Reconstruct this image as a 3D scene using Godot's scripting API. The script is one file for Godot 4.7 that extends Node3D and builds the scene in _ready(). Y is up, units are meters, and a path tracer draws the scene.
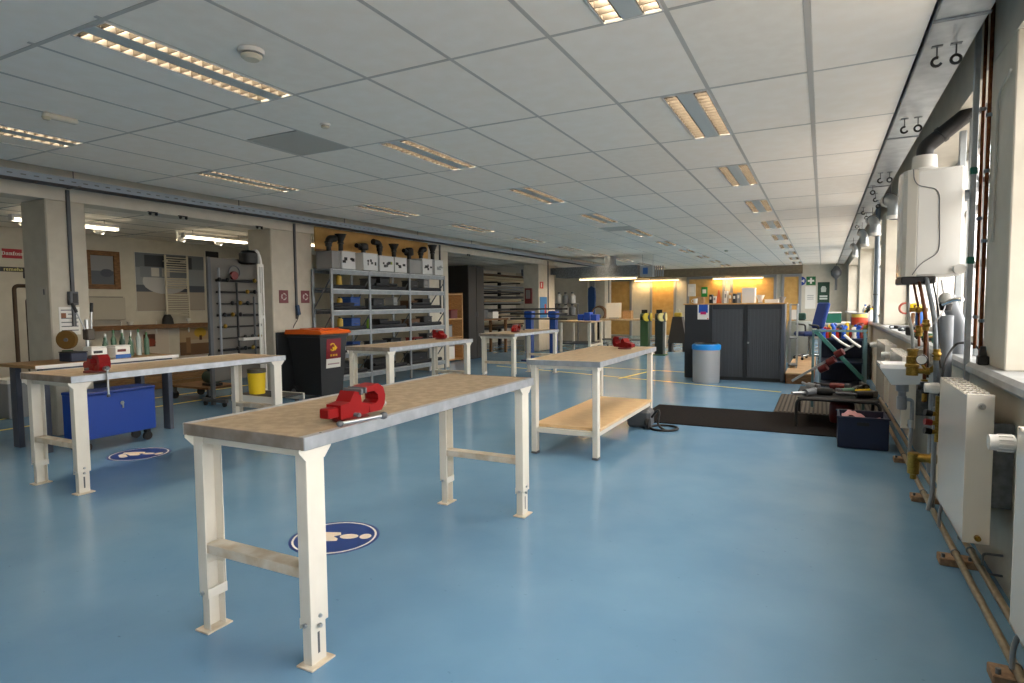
extends Node3D
# A long plumbing-training workshop: ceiling 2.78 m, windows along +x, showroom bays along -x, depth along -z.

class MB:
	var v := PackedVector3Array()
	var n := PackedVector3Array()
	func tri(a: Vector3, b: Vector3, c: Vector3, na: Vector3, nb: Vector3, nc: Vector3) -> void:
		if (b - a).cross(c - a).dot(na + nb + nc) > 0.0:
			v.append_array([a, c, b]); n.append_array([na, nc, nb])
		else:
			v.append_array([a, b, c]); n.append_array([na, nb, nc])
	func quad(a: Vector3, b: Vector3, c: Vector3, d: Vector3, nn: Vector3) -> void:
		tri(a, b, c, nn, nn, nn); tri(a, c, d, nn, nn, nn)
	func box(c: Vector3, s: Vector3, bev := 0.003, bs := Basis()) -> MB:
		var h := s * 0.5
		var b: float = minf(bev, minf(h.x, minf(h.y, h.z)) * 0.9)
		var p := func(i: int, sg: Vector3) -> Vector3:
			var q := Vector3.ZERO
			for k in 3: q[k] = sg[k] * (h[k] if k == i else h[k] - b)
			return c + bs * q
		for i in 3:
			var j := (i + 1) % 3
			var k := (i + 2) % 3
			for s1 in [-1.0, 1.0]:
				var q := []
				for cc in [[-1.0, -1.0], [1.0, -1.0], [1.0, 1.0], [-1.0, 1.0]]:
					var sg := Vector3.ZERO
					sg[i] = s1; sg[j] = cc[0]; sg[k] = cc[1]
					q.append(p.call(i, sg))
				var nn := Vector3.ZERO
				nn[i] = s1
				quad(q[0], q[1], q[2], q[3], bs * nn)
				if b > 0.0:
					for s2 in [-1.0, 1.0]:
						var e0 := Vector3.ZERO
						e0[i] = s1; e0[j] = s2; e0[k] = -1.0
						var e1 := e0
						e1[k] = 1.0
						var en := Vector3.ZERO
						en[i] = s1; en[j] = s2
						quad(p.call(i, e0), p.call(i, e1), p.call(j, e1), p.call(j, e0), bs * en.normalized())
		if b > 0.0:
			for sx in [-1.0, 1.0]:
				for sy in [-1.0, 1.0]:
					for sz in [-1.0, 1.0]:
						var sg := Vector3(sx, sy, sz)
						var nn := bs * sg.normalized()
						tri(p.call(0, sg), p.call(1, sg), p.call(2, sg), nn, nn, nn)
		return self
	func bar(a: Vector3, b: Vector3, w: float, t: float, bev := 0.002, up := Vector3.UP) -> MB:
		var d := b - a
		var z := d.normalized()
		if absf(z.dot(up)) > 0.98: up = Vector3.RIGHT
		var x := up.cross(z).normalized()
		return box((a + b) * 0.5, Vector3(w, t, d.length()), bev, Basis(x, z.cross(x), z))
	func cyl(a: Vector3, b: Vector3, ra: float, rb := -1.0, seg := 12, caps := true) -> MB:
		if rb < 0.0: rb = ra
		var z := (b - a).normalized()
		var x := z.cross(Vector3.UP if absf(z.y) < 0.9 else Vector3.RIGHT).normalized()
		var y := z.cross(x)
		var sl := (ra - rb) / maxf((b - a).length(), 1e-6)
		for i in seg:
			var t0 := TAU * i / seg
			var t1 := TAU * (i + 1) / seg
			var d0 := x * cos(t0) + y * sin(t0)
			var d1 := x * cos(t1) + y * sin(t1)
			var n0 := (d0 + z * sl).normalized()
			var n1 := (d1 + z * sl).normalized()
			tri(a + d0 * ra, a + d1 * ra, b + d1 * rb, n0, n1, n1)
			if rb > 0.0: tri(a + d0 * ra, b + d1 * rb, b + d0 * rb, n0, n1, n0)
			if caps:
				tri(a, a + d0 * ra, a + d1 * ra, -z, -z, -z)
				if rb > 0.0: tri(b, b + d0 * rb, b + d1 * rb, z, z, z)
		return self
	func tube(pts: Array, r: float, seg := 8, rad := 0.0) -> MB:
		var q := []
		if rad > 0.0 and pts.size() > 2:
			q.append(pts[0])
			for i in range(1, pts.size() - 1):
				var pa: Vector3 = pts[i - 1]
				var pb: Vector3 = pts[i]
				var pc: Vector3 = pts[i + 1]
				var m := minf(rad, minf(pa.distance_to(pb), pc.distance_to(pb)) * 0.48)
				var s := pb + (pa - pb).normalized() * m
				var e := pb + (pc - pb).normalized() * m
				for k in 6:
					var t := k / 5.0
					q.append(s.lerp(pb, t).lerp(pb.lerp(e, t), t))
			q.append(pts[-1])
		else:
			q = pts
		var rings := []
		var nx := Vector3.ZERO
		for i in q.size():
			var d: Vector3 = (q[mini(i + 1, q.size() - 1)] - q[maxi(i - 1, 0)]).normalized()
			if nx == Vector3.ZERO: nx = d.cross(Vector3.UP if absf(d.y) < 0.9 else Vector3.RIGHT).normalized()
			nx = (nx - d * nx.dot(d)).normalized()
			var ny := d.cross(nx)
			var ring := []
			for k in seg:
				ring.append(nx * cos(TAU * k / seg) + ny * sin(TAU * k / seg))
			rings.append(ring)
		for i in q.size() - 1:
			for k in seg:
				var k2 := (k + 1) % seg
				var a0: Vector3 = rings[i][k]
				var a1: Vector3 = rings[i][k2]
				var b0: Vector3 = rings[i + 1][k]
				var b1: Vector3 = rings[i + 1][k2]
				tri(q[i] + a0 * r, q[i] + a1 * r, q[i + 1] + b1 * r, a0, a1, b1)
				tri(q[i] + a0 * r, q[i + 1] + b1 * r, q[i + 1] + b0 * r, a0, b1, b0)
		for e in [0, q.size() - 1]:
			var o: Vector3 = (q[0] - q[1] if e == 0 else q[-1] - q[-2]).normalized()
			for k in seg:
				tri(q[e], q[e] + rings[e][k] * r, q[e] + rings[e][(k + 1) % seg] * r, o, o, o)
		return self
	func lathe(pr: Array, o: Vector3, seg := 16, bs := Basis()) -> MB:   # pr: [radius, height] pairs along bs.y
		for i in pr.size() - 1:
			var r0: float = pr[i][0]
			var y0: float = pr[i][1]
			var r1: float = pr[i + 1][0]
			var y1: float = pr[i + 1][1]
			var nr := y1 - y0
			var ny := r0 - r1
			if absf(nr) + absf(ny) < 1e-7: continue
			for k in seg:
				var t0 := TAU * k / seg
				var t1 := TAU * (k + 1) / seg
				var d0 := Vector3(cos(t0), 0, sin(t0))
				var d1 := Vector3(cos(t1), 0, sin(t1))
				var n0 := bs * (d0 * nr + Vector3(0, ny, 0)).normalized()
				var n1 := bs * (d1 * nr + Vector3(0, ny, 0)).normalized()
				var a := o + bs * (d0 * r0 + Vector3(0, y0, 0))
				var b := o + bs * (d1 * r0 + Vector3(0, y0, 0))
				var c := o + bs * (d1 * r1 + Vector3(0, y1, 0))
				var d := o + bs * (d0 * r1 + Vector3(0, y1, 0))
				if r0 > 0.0: tri(a, b, c, n0, n1, n1)
				if r1 > 0.0: tri(a, c, d, n0, n1, n0)
		return self
	func ball(c: Vector3, r: Vector3, seg := 12) -> MB:
		var st := seg / 2
		for i in st:
			for k in seg:
				var q := []
				for e in [[i, k], [i, k + 1], [i + 1, k + 1], [i + 1, k]]:
					var la: float = PI * e[0] / st - PI / 2
					var lo: float = TAU * e[1] / seg
					q.append(Vector3(cos(la) * cos(lo), sin(la), cos(la) * sin(lo)))
				var nn := []
				for e in q: nn.append((e / r).normalized())
				if i > 0: tri(c + q[0] * r, c + q[1] * r, c + q[2] * r, nn[0], nn[1], nn[2])
				if i < st - 1: tri(c + q[0] * r, c + q[2] * r, c + q[3] * r, nn[0], nn[2], nn[3])
				elif true: tri(c + q[0] * r, c + q[1] * r, c + q[2] * r, nn[0], nn[1], nn[2])
		return self
	func prism(poly: Array, depth: float, o: Vector3, bs := Basis()) -> MB:   # polygon in bs.x / bs.y, from o to o + bs.z * depth
		var pp := PackedVector2Array(poly)
		var ix := Geometry2D.triangulate_polygon(pp)
		var z := bs.z * depth
		for i in range(0, ix.size(), 3):
			var t := []
			for k in 3: t.append(o + bs.x * pp[ix[i + k]].x + bs.y * pp[ix[i + k]].y)
			tri(t[0], t[1], t[2], -bs.z, -bs.z, -bs.z)
			tri(t[0] + z, t[1] + z, t[2] + z, bs.z, bs.z, bs.z)
		var ar := 0.0
		for i in pp.size(): ar += pp[i].cross(pp[(i + 1) % pp.size()])
		for i in pp.size():
			var a := pp[i]
			var b := pp[(i + 1) % pp.size()]
			var e := (b - a).normalized() * signf(ar)
			var nn := bs.x * e.y - bs.y * e.x
			var pa := o + bs.x * a.x + bs.y * a.y
			var pb := o + bs.x * b.x + bs.y * b.y
			quad(pa, pb, pb + z, pa + z, nn.normalized())
		return self
	func ring(c: Vector3, r: float, t: float, bs := Basis(), seg := 20, a0 := 0.0, a1 := TAU) -> MB:   # torus (arc) round bs.y
		var pts := []
		for i in seg + 1:
			var a := lerpf(a0, a1, float(i) / seg)
			pts.append(c + bs * Vector3(cos(a) * r, 0, sin(a) * r))
		return tube(pts, t, 6)
	func moved(d: Vector3) -> MB:
		for i in v.size(): v[i] += d
		return self
	func mesh() -> ArrayMesh:
		var arr := []
		arr.resize(Mesh.ARRAY_MAX)
		arr[Mesh.ARRAY_VERTEX] = v
		arr[Mesh.ARRAY_NORMAL] = n
		var m := ArrayMesh.new()
		m.add_surface_from_arrays(Mesh.PRIMITIVE_TRIANGLES, arr)
		return m

var used := {}
var mats := {}
var rng := RandomNumberGenerator.new()
const CEIL := 2.78
const XL := -0.690      # first ceiling grid line left of the window strip
const DX := 0.6047
const ZL := -1.786
const DZ := 1.195

func V(x: float, y: float, z: float) -> Vector3: return Vector3(x, y, z)
func mb() -> MB: return MB.new()
func numbered(called: String) -> String:
	used[called] = used.get(called, -1) + 1
	return called if used[called] == 0 else "%s_%03d" % [called, used[called]]
func meta(o: Node, label := "", category := "", group := "", kind := "") -> void:
	if label: o.set_meta("label", label)
	if category: o.set_meta("category", category)
	if group: o.set_meta("group", group)
	if kind: o.set_meta("kind", kind)
func thing(called: String, label: String, category: String, at := Vector3.ZERO, group := "", turn := 0.0) -> Node3D:
	var o := Node3D.new()
	o.name = numbered(called)
	add_child(o)
	o.position = at
	o.rotation.y = turn
	meta(o, label, category, group)
	return o
func part(parent: Node3D, called: String, m, material: Material, label := "") -> MeshInstance3D:   # built in the thing's own frame
	var o := MeshInstance3D.new()
	o.name = called
	o.mesh = m.mesh() if m is MB else m
	o.material_override = material
	parent.add_child(o, true)
	if label: o.set_meta("label", label)
	return o
func wpart(parent: Node3D, called: String, m: MB, material: Material, label := "") -> MeshInstance3D:   # built in room coordinates (thing not turned)
	var p: Node = parent
	while p != self:
		m.moved(-(p as Node3D).position)
		p = p.get_parent()
	return part(parent, called, m, material, label)
func solo(called: String, label: String, category: String, m: MB, material: Material, at := Vector3.ZERO, group := "", turn := 0.0) -> MeshInstance3D:
	var o := MeshInstance3D.new()
	o.name = numbered(called)
	o.mesh = m.mesh()
	o.material_override = material
	add_child(o)
	o.position = at
	o.rotation.y = turn
	meta(o, label, category, group)
	return o
func struct(called: String, m: MB, material: Material) -> MeshInstance3D:
	var o := solo(called, "", "", m, material)
	o.set_meta("kind", "structure")
	return o
func dup(src: Node3D, label: String, at: Vector3, turn := 0.0) -> Node3D:
	var o: Node3D = src.duplicate()
	o.name = numbered(str(src.name).rstrip("_0123456789"))
	add_child(o)
	o.position = at
	o.rotation.y = turn
	o.set_meta("label", label)
	return o
func col(h: String) -> Color: return Color.html(h)
func mat(h: String, rough := 0.6, metal := 0.0, opt := {}) -> StandardMaterial3D:
	var key := "%s/%s/%s/%s" % [h, rough, metal, opt]
	if mats.has(key): return mats[key]
	var m := StandardMaterial3D.new()
	m.albedo_color = col(h)
	m.roughness = rough
	m.metallic = metal
	if opt.has("emit"):
		m.emission_enabled = true
		m.emission = col(opt.get("ecol", h))
		m.emission_energy_multiplier = opt.emit
	if opt.has("alpha"):
		m.transparency = BaseMaterial3D.TRANSPARENCY_ALPHA
		m.albedo_color.a = opt.alpha
	if opt.has("coat"):
		m.clearcoat_enabled = true
		m.clearcoat = opt.coat
		m.clearcoat_roughness = 0.15
	mats[key] = m
	return m
func noisy(key: String, c1: String, c2: String, scale: float, freq: float, rough := 0.7, metal := 0.0, opt := {}) -> StandardMaterial3D:
	# two tones mixed by seamless noise; world triplanar; scale = repeats per metre
	if mats.has(key): return mats[key]
	var f := FastNoiseLite.new()
	f.seed = hash(key) % 10000
	f.noise_type = FastNoiseLite.TYPE_SIMPLEX_SMOOTH
	f.frequency = freq
	f.fractal_octaves = opt.get("oct", 4)
	var sz: int = opt.get("size", 256)
	var im := f.get_seamless_image(sz, sz)
	var out := Image.create(sz, sz, false, Image.FORMAT_RGB8)
	var a := col(c1)
	var b := col(c2)
	var st: float = opt.get("stretch", 1.0)
	for y in sz:
		for x in sz:
			var t := im.get_pixel(x, int(y * st) % sz).r
			t = clampf((t - 0.5) * opt.get("contrast", 1.6) + 0.5, 0, 1)
			out.set_pixel(x, y, a.lerp(b, t))
	if opt.has("specks"):
		var r := RandomNumberGenerator.new()
		r.seed = 77
		for i in int(opt.specks):
			var px := r.randi_range(0, sz - 4)
			var py := r.randi_range(0, sz - 4)
			var cc: Color = col(opt.speck_col).lerp(out.get_pixel(px, py), r.randf_range(0.2, 0.8))
			for k in r.randi_range(1, 3): out.set_pixel(px + k, py + (k / 2 if r.randf() < 0.5 else 0), cc)
	var m := StandardMaterial3D.new()
	m.albedo_texture = ImageTexture.create_from_image(out)
	m.roughness = rough
	m.metallic = metal
	m.uv1_triplanar = true
	m.uv1_world_triplanar = true
	m.uv1_scale = Vector3.ONE * scale
	if opt.has("spec"): m.metallic_specular = opt.spec
	if opt.has("bump"):
		im.bump_map_to_normal_map(opt.bump)
		m.normal_enabled = true
		m.normal_texture = ImageTexture.create_from_image(im)
		m.normal_scale = opt.get("normal", 0.5)
	mats[key] = m
	return m
func text(parent: Node3D, s: String, h: float, at: Vector3, bs: Basis, material: Material, font := "Droid Sans", bold := false, called := "lettering") -> MeshInstance3D:
	var t := TextMesh.new()
	var f := SystemFont.new()
	f.font_names = PackedStringArray([font])
	if bold: f.font_weight = 700
	t.font = f
	t.text = s
	t.font_size = 32
	t.pixel_size = h / 24.0
	t.depth = 0.002
	var o := MeshInstance3D.new()
	o.name = called
	o.mesh = t
	o.material_override = material
	parent.add_child(o, true)
	o.transform = Transform3D(bs, at)
	return o

# ---------------------------------------------------------------- palette
var M := {}
func palette() -> void:
	M.floor = noisy("floor", "648db0", "6f97b8", 0.2, 0.006, 0.22, 0.0, {"size": 1024, "oct": 6, "contrast": 1.3, "specks": 260, "speck_col": "4c7088"})
	M.tile = noisy("tile", "f1ebe0", "f4efe6", 1.0, 0.02, 0.9)
	M.tile2 = noisy("tile2", "ede7dc", "f1ece2", 1.0, 0.03, 0.9)
	M.rail = mat("b9b7b1", 0.6)
	M.wall = noisy("wall", "c9c3b4", "d0cabb", 0.7, 0.02, 0.8)
	M.white = mat("d8d6d0", 0.6)
	M.column = noisy("column", "bfb8a8", "c7c0b0", 0.8, 0.02, 0.75)
	M.galv = noisy("galv", "9fa5a9", "b0b6b9", 1.2, 0.02, 0.38, 0.75)
	M.galvd = noisy("galvd", "6a7076", "858c92", 2.2, 0.03, 0.5, 0.6)
	M.steel = mat("b9bcbe", 0.3, 0.9)
	M.chrome = mat("d5d7d9", 0.12, 1.0)
	M.alu = noisy("alu", "a4a9af", "b9bec4", 1.5, 0.02, 0.42, 0.6)
	M.lino = noisy("lino", "928168", "a8967c", 1.6, 0.03, 0.45, 0.0, {"contrast": 2.0, "specks": 500, "speck_col": "6e5a42"})
	M.lino2 = noisy("lino2", "a39073", "b8a385", 1.6, 0.03, 0.5, 0.0, {"contrast": 2.0})
	M.cream = noisy("cream", "d6d1c5", "dcd7cb", 1.0, 0.02, 0.45, 0.0)
	M.worn = noisy("worn", "bfae94", "d3ccbe", 1.5, 0.02, 0.55, 0.0, {"contrast": 1.8})
	M.red = mat("7c1113", 0.42)
	M.red.metallic_specular = 0.3
	M.reddark = mat("5e1010", 0.45)
	M.black = mat("17181a", 0.5)
	M.blackg = mat("101113", 0.3)
	M.rubber = mat("1f2022", 0.85)
	M.anth = mat("2a2e35", 0.5)
	M.slate = mat("3a4150", 0.45)
	M.blue = mat("0f3f9c", 0.4)
	M.bluepl = mat("1259a8", 0.35)
	M.navy = mat("131f3c", 0.5)
	M.brass = noisy("brass", "8a6d2c", "b3924a", 5.0, 0.05, 0.32, 0.85)
	M.copper = noisy("copper", "5f3520", "84502f", 3.0, 0.03, 0.35, 0.85)
	M.enamel = mat("e6dfd2", 0.25, 0.0, {"coat": 0.6})
	M.plastic = mat("dcdad4", 0.35)
	M.porcelain = mat("eae9e6", 0.12, 0.0, {"coat": 0.8})
	M.pvc = mat("8b9096", 0.4)
	M.wood = noisy("wood", "b98a55", "d3a870", 1.4, 0.02, 0.5, 0.0, {"stretch": 5.0, "contrast": 2.0})
	M.woodd = noisy("woodd", "6b4a2c", "86603a", 1.4, 0.02, 0.55, 0.0, {"stretch": 5.0, "contrast": 2.0})
	M.ply = noisy("ply", "d6b384", "e2c396", 1.2, 0.02, 0.5, 0.0, {"stretch": 4.0, "contrast": 2.0})
	M.ochre = noisy("ochre", "c79a55", "d3a862", 0.8, 0.02, 0.6)
	M.orange = mat("e0641a", 0.4)
	M.yellow = mat("e8c81e", 0.45)
	M.green = mat("2c5a33", 0.45)
	M.teal = mat("1f6a58", 0.45)
	M.paper = mat("e8e6e0", 0.8)
	M.glass = mat("dfeaf0", 0.02, 0.0, {"alpha": 0.06})
	M.line = mat("d9c83c", 0.5)
	M.card = noisy("card", "a8845a", "b9946a", 2.0, 0.03, 0.8)
	M.grey = mat("8e9092", 0.5)
	M.greyd = mat("55585c", 0.5)

func camera_and_light() -> void:
	var cam := Camera3D.new()
	cam.name = "camera"
	cam.fov = 58.79
	cam.near = 0.05
	cam.far = 200.0
	add_child(cam)
	cam.position = V(0, 1.395, 0)
	cam.rotation = Vector3(-0.0610, 0.4734, -0.0096)
	cam.current = true
	var e := Environment.new()
	e.background_mode = Environment.BG_SKY
	var s := ProceduralSkyMaterial.new()
	s.sky_top_color = Color(1.0, 0.98, 0.96)
	s.sky_horizon_color = Color(1.0, 0.98, 0.95)
	s.ground_horizon_color = Color(0.66, 0.62, 0.57)
	s.ground_bottom_color = Color(0.60, 0.56, 0.52)
	s.sun_angle_max = 0.0
	var sk := Sky.new()
	sk.sky_material = s
	e.sky = sk
	e.background_energy_multiplier = 9.5
	e.tonemap_mode = Environment.TONE_MAPPER_LINEAR
	e.tonemap_exposure = 1.04
	e.sdfgi_enabled = true
	e.ssao_enabled = true
	e.ssil_enabled = true
	var w := WorldEnvironment.new()
	w.name = "environment"
	w.environment = e
	add_child(w)

# ---------------------------------------------------------------- the room
const WINS := [[3.6, -3.74], [-4.2, -10.4], [-11.2, -17.4], [-18.2, -24.9]]
const COLS := [[-3.58, -3.98], [-6.57, -7.40], [-10.68, -11.46], [-16.3, -17.5], [-22.4, -23.2]]

func room() -> void:
	var fl := struct("floor", mb().box(V(-4.85, -0.1, -10.7), V(12.7, 0.2, 30.4), 0.0), M.floor)
	var ln := func(a: Vector3, b: Vector3, w: float) -> void:
		wpart(fl, "floor_marking", mb().bar(a + V(0, 0.0006, 0), b + V(0, 0.0006, 0), w, 0.0012, 0.0), M.line)
	ln.call(V(-9.3, 0, -3.0), V(-9.05, 0, -9.5), 0.06)
	ln.call(V(-8.45, 0, -3.0), V(-8.2, 0, -9.5), 0.06)
	ln.call(V(-6.6, 0, -12.1), V(-0.55, 0, -10.2), 0.05)
	ln.call(V(-6.6, 0, -13.0), V(-2.4, 0, -12.4), 0.05)
	ln.call(V(-3.35, 0, -10.9), V(-3.1, 0, -12.5), 0.06)
	struct("roof_slab", mb().box(V(-4.85, 3.15, -10.7), V(12.7, 0.2, 30.4), 0.0), M.wall)
	# window wall
	var wr := struct("wall_right", mb().box(V(1.0, 0.4875, -10.7), V(0.4, 0.975, 29.9), 0.0), M.wall)
	wpart(wr, "lintel", mb().box(V(1.0, 2.865, -10.7), V(0.4, 0.37, 29.9), 0.0), M.wall)
	wpart(wr, "window_sill", mb().box(V(0.9675, 1.01, -10.7), V(0.465, 0.07, 29.9), 0.02), noisy("sillm", "a3a5a5", "b9bbbb", 1.0, 0.02, 0.4))
	var prev := 4.25
	for w in WINS + [[-25.65, 0.0]]:
		var z1: float = w[0]
		wpart(wr, "pier", mb().box(V(1.0, 1.8625, (prev + z1) * 0.5), V(0.4, 1.635, prev - z1), 0.006), M.wall)
		prev = w[1]
	for i in WINS.size():
		var a: float = WINS[i][0]
		var b: float = WINS[i][1]
		var fm := mb()
		for y in [1.07, 2.65]: fm.box(V(1.13, y, (a + b) * 0.5), V(0.06, 0.06, a - b), 0.004)
		var nb := int(round((a - b) / 1.24))
		var win := struct("window_%d" % (i + 1), fm, M.white)
		for k in nb + 1:
			var z := lerpf(a - 0.03, b + 0.03, float(k) / nb)
			wpart(win, "mullion", mb().box(V(1.13, 1.86, z), V(0.07, 1.52, 0.06), 0.004), M.white)
			if k < nb:
				var z2 := lerpf(a - 0.03, b + 0.03, float(k + 1) / nb)
				wpart(win, "transom", mb().box(V(1.13, 2.15, (z + z2) * 0.5), V(0.055, 0.05, z - z2 - 0.06), 0.004), M.white)
				wpart(win, "pane", mb().box(V(1.135, 1.6125, (z + z2) * 0.5), V(0.008, 1.025, z - z2 - 0.06), 0.0), M.glass)
				wpart(win, "pane", mb().box(V(1.135, 2.3975, (z + z2) * 0.5), V(0.008, 0.445, z - z2 - 0.06), 0.0), M.glass)
	# end walls and the far left wall
	struct("wall_back", mb().box(V(-4.85, 1.5, 4.35), V(12.7, 3.1, 0.2), 0.0), M.wall)
	struct("wall_left", mb().box(V(-10.9, 1.5, -10.7), V(0.2, 3.1, 29.9), 0.0), M.wall)
	var wf := struct("wall_far", mb().box(V(-4.85, 1.5, -25.75), V(12.7, 3.1, 0.2), 0.0), M.wall)
	for p in [[-8.25, 1.7], [-5.98, 0.9], [-4.25, 1.3], [-2.45, 1.5], [-1.08, 0.5]]:
		wpart(wf, "panel", mb().box(V(p[0], 1.2, -25.63), V(p[1], 2.3, 0.05), 0.006), M.ochre)
		for sx in [-1, 1]: wpart(wf, "panel_frame", mb().box(V(p[0] + sx * (p[1] * 0.5 + 0.05), 1.2, -25.61), V(0.1, 2.4, 0.09), 0.006), M.grey)
		wpart(wf, "panel_frame", mb().box(V(p[0], 2.4, -25.61), V(p[1] + 0.2, 0.1, 0.09), 0.006), M.grey)
	wpart(wf, "bulkhead", mb().box(V(-4.0, 2.62, -25.5), V(6.6, 0.32, 0.3), 0.01), noisy("bulk", "6e6250", "7d705c", 1.0, 0.03, 0.7))
	# columns and beams on the left
	var wl := struct("wall_bays", mb().box(V(-7.6, 2.815, -10.7), V(0.3, 0.47, 29.9), 0.0), noisy("beam", "cfcabd", "d6d1c4", 0.8, 0.02, 0.75))
	for i in COLS.size():
		var a: float = COLS[i][0]
		var b: float = COLS[i][1]
		var c := struct("trim_column" if i == 0 else "trim_column_%d" % i, mb().box(V(-7.7, 1.29, (a + b) * 0.5), V(0.5, 2.58, a - b), 0.012), M.column)
		wpart(c, "conduit", mb().box(V(-7.435, 1.95, lerpf(a, b, 0.55)), V(0.03, 1.5, 0.035), 0.003), M.greyd)
	wpart(wl, "bay_ceiling", mb().box(V(-9.28, 2.66, -10.7), V(3.06, 0.08, 29.9), 0.0), M.tile2)
	struct("wall_partition", mb().box(V(-9.4, 1.31, -11.4), V(3.0, 2.62, 0.1), 0.0), M.wall)
	for i in 10: wpart(wl, "bay_grid_rail", mb().box(V(-9.28, 2.6215, -2.6 - i * 1.2), V(3.0, 0.006, 0.02), 0.0), M.greyd)
	for x in [-8.4, -9.0, -9.6, -10.2]: wpart(wl, "bay_grid_rail", mb().box(V(x, 2.6213, -9.0), V(0.02, 0.006, 18.0), 0.0), M.greyd)
	struct("wall_partition_2", mb().box(V(-9.3, 1.31, -21.5), V(3.0, 2.62, 0.1), 0.0), M.wall)

func ceiling() -> void:
	var ce := struct("ceiling", mb().box(V(-3.2, 2.84, 1.2), V(7.3, 0.06, 5.97), 0.0).box(V(-3.17, 2.80, 1.2), V(7.24, 0.03, 5.97), 0.0), M.tile)
	var xs := [0.455, -0.0926]
	for k in 11: xs.append(XL - DX * k)
	xs[-1] = -6.80
	var cache := {}
	for r in 20:
		var z0 := ZL - DZ * r
		var z1 := z0 - DZ
		for k in xs.size() - 1:
			var xa: float = xs[k]
			var xb: float = xs[k + 1]
			var lamp: bool = (k in [2, 6, 10]) and r % 2 == 0
			if lamp: xa -= 0.302
			if (k == 7 and r == 1) or (k == 6 and r == 7):     # half tile, the other half a grey panel
				var w := xa - xb - 0.022
				part(ce, "tile", mb().box(V((xa + xb) / 2, CEIL + 0.012, z0 - DZ * 0.25), V(w, 0.018, DZ * 0.5 - 0.02), 0.003), M.tile)
				part(ce, "grey_panel", mb().box(V((xa + xb) / 2, CEIL + 0.012, z0 - DZ * 0.75), V(w, 0.018, DZ * 0.5 - 0.02), 0.003), mat("b3b1a9", 0.7), "plain grey ceiling panel")
				continue
			var key := "%.3f" % (xa - xb)
			if not cache.has(key): cache[key] = mb().box(Vector3.ZERO, V(xa - xb - 0.02, 0.018, DZ - 0.02), 0.003).mesh()
			var t := part(ce, "tile", cache[key], M.tile if (r * 7 + k * 3) % 5 else M.tile2)
			t.position = V((xa + xb) / 2, CEIL + 0.010 + 0.001 * ((r * 3 + k * 5) % 3), (z0 + z1) / 2)
	for k in range(1, xs.size() - 1): part(ce, "grid_rail", mb().box(V(xs[k], CEIL + 0.009, -13.7), V(0.024 if k > 1 else 0.034, 0.016, 23.9), 0.0), M.rail)
	for r in 21: part(ce, "grid_rail", mb().box(V(-3.17, CEIL + 0.0094, ZL - DZ * r), V(7.24, 0.016, 0.022), 0.0), M.rail)
	part(ce, "void_cover", mb().box(V(-3.2, 2.90, -13.7), V(7.3, 0.03, 23.9), 0.0), M.tile2)
	# recessed twin-tube lamps
	var cols_ := {2: "nearest the window strip", 6: "in the middle run", 10: "in the run beside the cable tray"}
	var ord := ["first", "second", "third", "fourth", "fifth", "sixth", "seventh", "eighth", "ninth", "tenth"]
	for k in [2, 6, 10]:
		for r in range(-2, 20, 2):
			var at := V(float(xs[k]) - 0.156, CEIL, ZL - DZ * (r + 0.5))
			var lab := "%s louvred twin tube ceiling lamp along the depth, %s" % [ord[r / 2] if r >= 0 else "overhead", cols_[k]]
			lamp(at, lab, r >= 0 and r < 4)
	# small ceiling fittings
	var sd := thing("smoke_detector", "cream round smoke detector beside the largest lit ceiling lamp", "detector", V(-2.775, CEIL, -2.36), "smoke detectors")
	part(sd, "base", mb().lathe([[0.0, -0.022], [0.066, -0.022], [0.068, 0.0]], Vector3.ZERO, 24), M.plastic)
	part(sd, "sensor_head", mb().lathe([[0.0, -0.052], [0.040, -0.052], [0.054, -0.040], [0.056, -0.030]], Vector3.ZERO, 20), mat("cfc8b4", 0.5))
	part(sd, "vent_ring", mb().lathe([[0.050, -0.031], [0.050, -0.021]], Vector3.ZERO, 20), M.greyd)
	var sd2: Node3D = dup(sd, "small round smoke detector beside the grey ceiling panel", V(-3.40, CEIL, -3.55))
	sd2.scale = Vector3.ONE * 0.6
	var sd3: Node3D = dup(sd, "small round smoke detector far down the ceiling above the dark cabinet", V(-2.3, CEIL, -17.0))
	sd3.scale = Vector3.ONE * 0.9
	var em := thing("motion_sensor", "cream elongated sensor on the ceiling above the cable tray side", "sensor", V(-4.91, CEIL, -2.49))
	part(em, "body", mb().box(V(0, -0.018, 0), V(0.05, 0.036, 0.22), 0.008), mat("c9c4b6", 0.5))
	part(em, "lens", mb().cyl(V(0, -0.03, 0.09), V(0, -0.05, 0.09), 0.03, 0.02, 12), mat("bdb59c", 0.4))
	# galvanised trunking along the window side
	var tk := thing("cable_trunking", "galvanised steel trunking along the ceiling edge above the windows", "trunking", V(0.568, 2.755, -10.7))
	for i in 12:
		var z := 3.6 - i * 2.42
		part(tk, "segment", mb().box(V(0, 0.13, z + 10.7 - 1.21), V(0.22, 0.26, 2.415), 0.004), M.galv)
		part(tk, "joint_strip", mb().box(V(0, -0.003, z + 10.7 - 2.42), V(0.23, 0.008, 0.03), 0.001), M.galvd)

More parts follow.
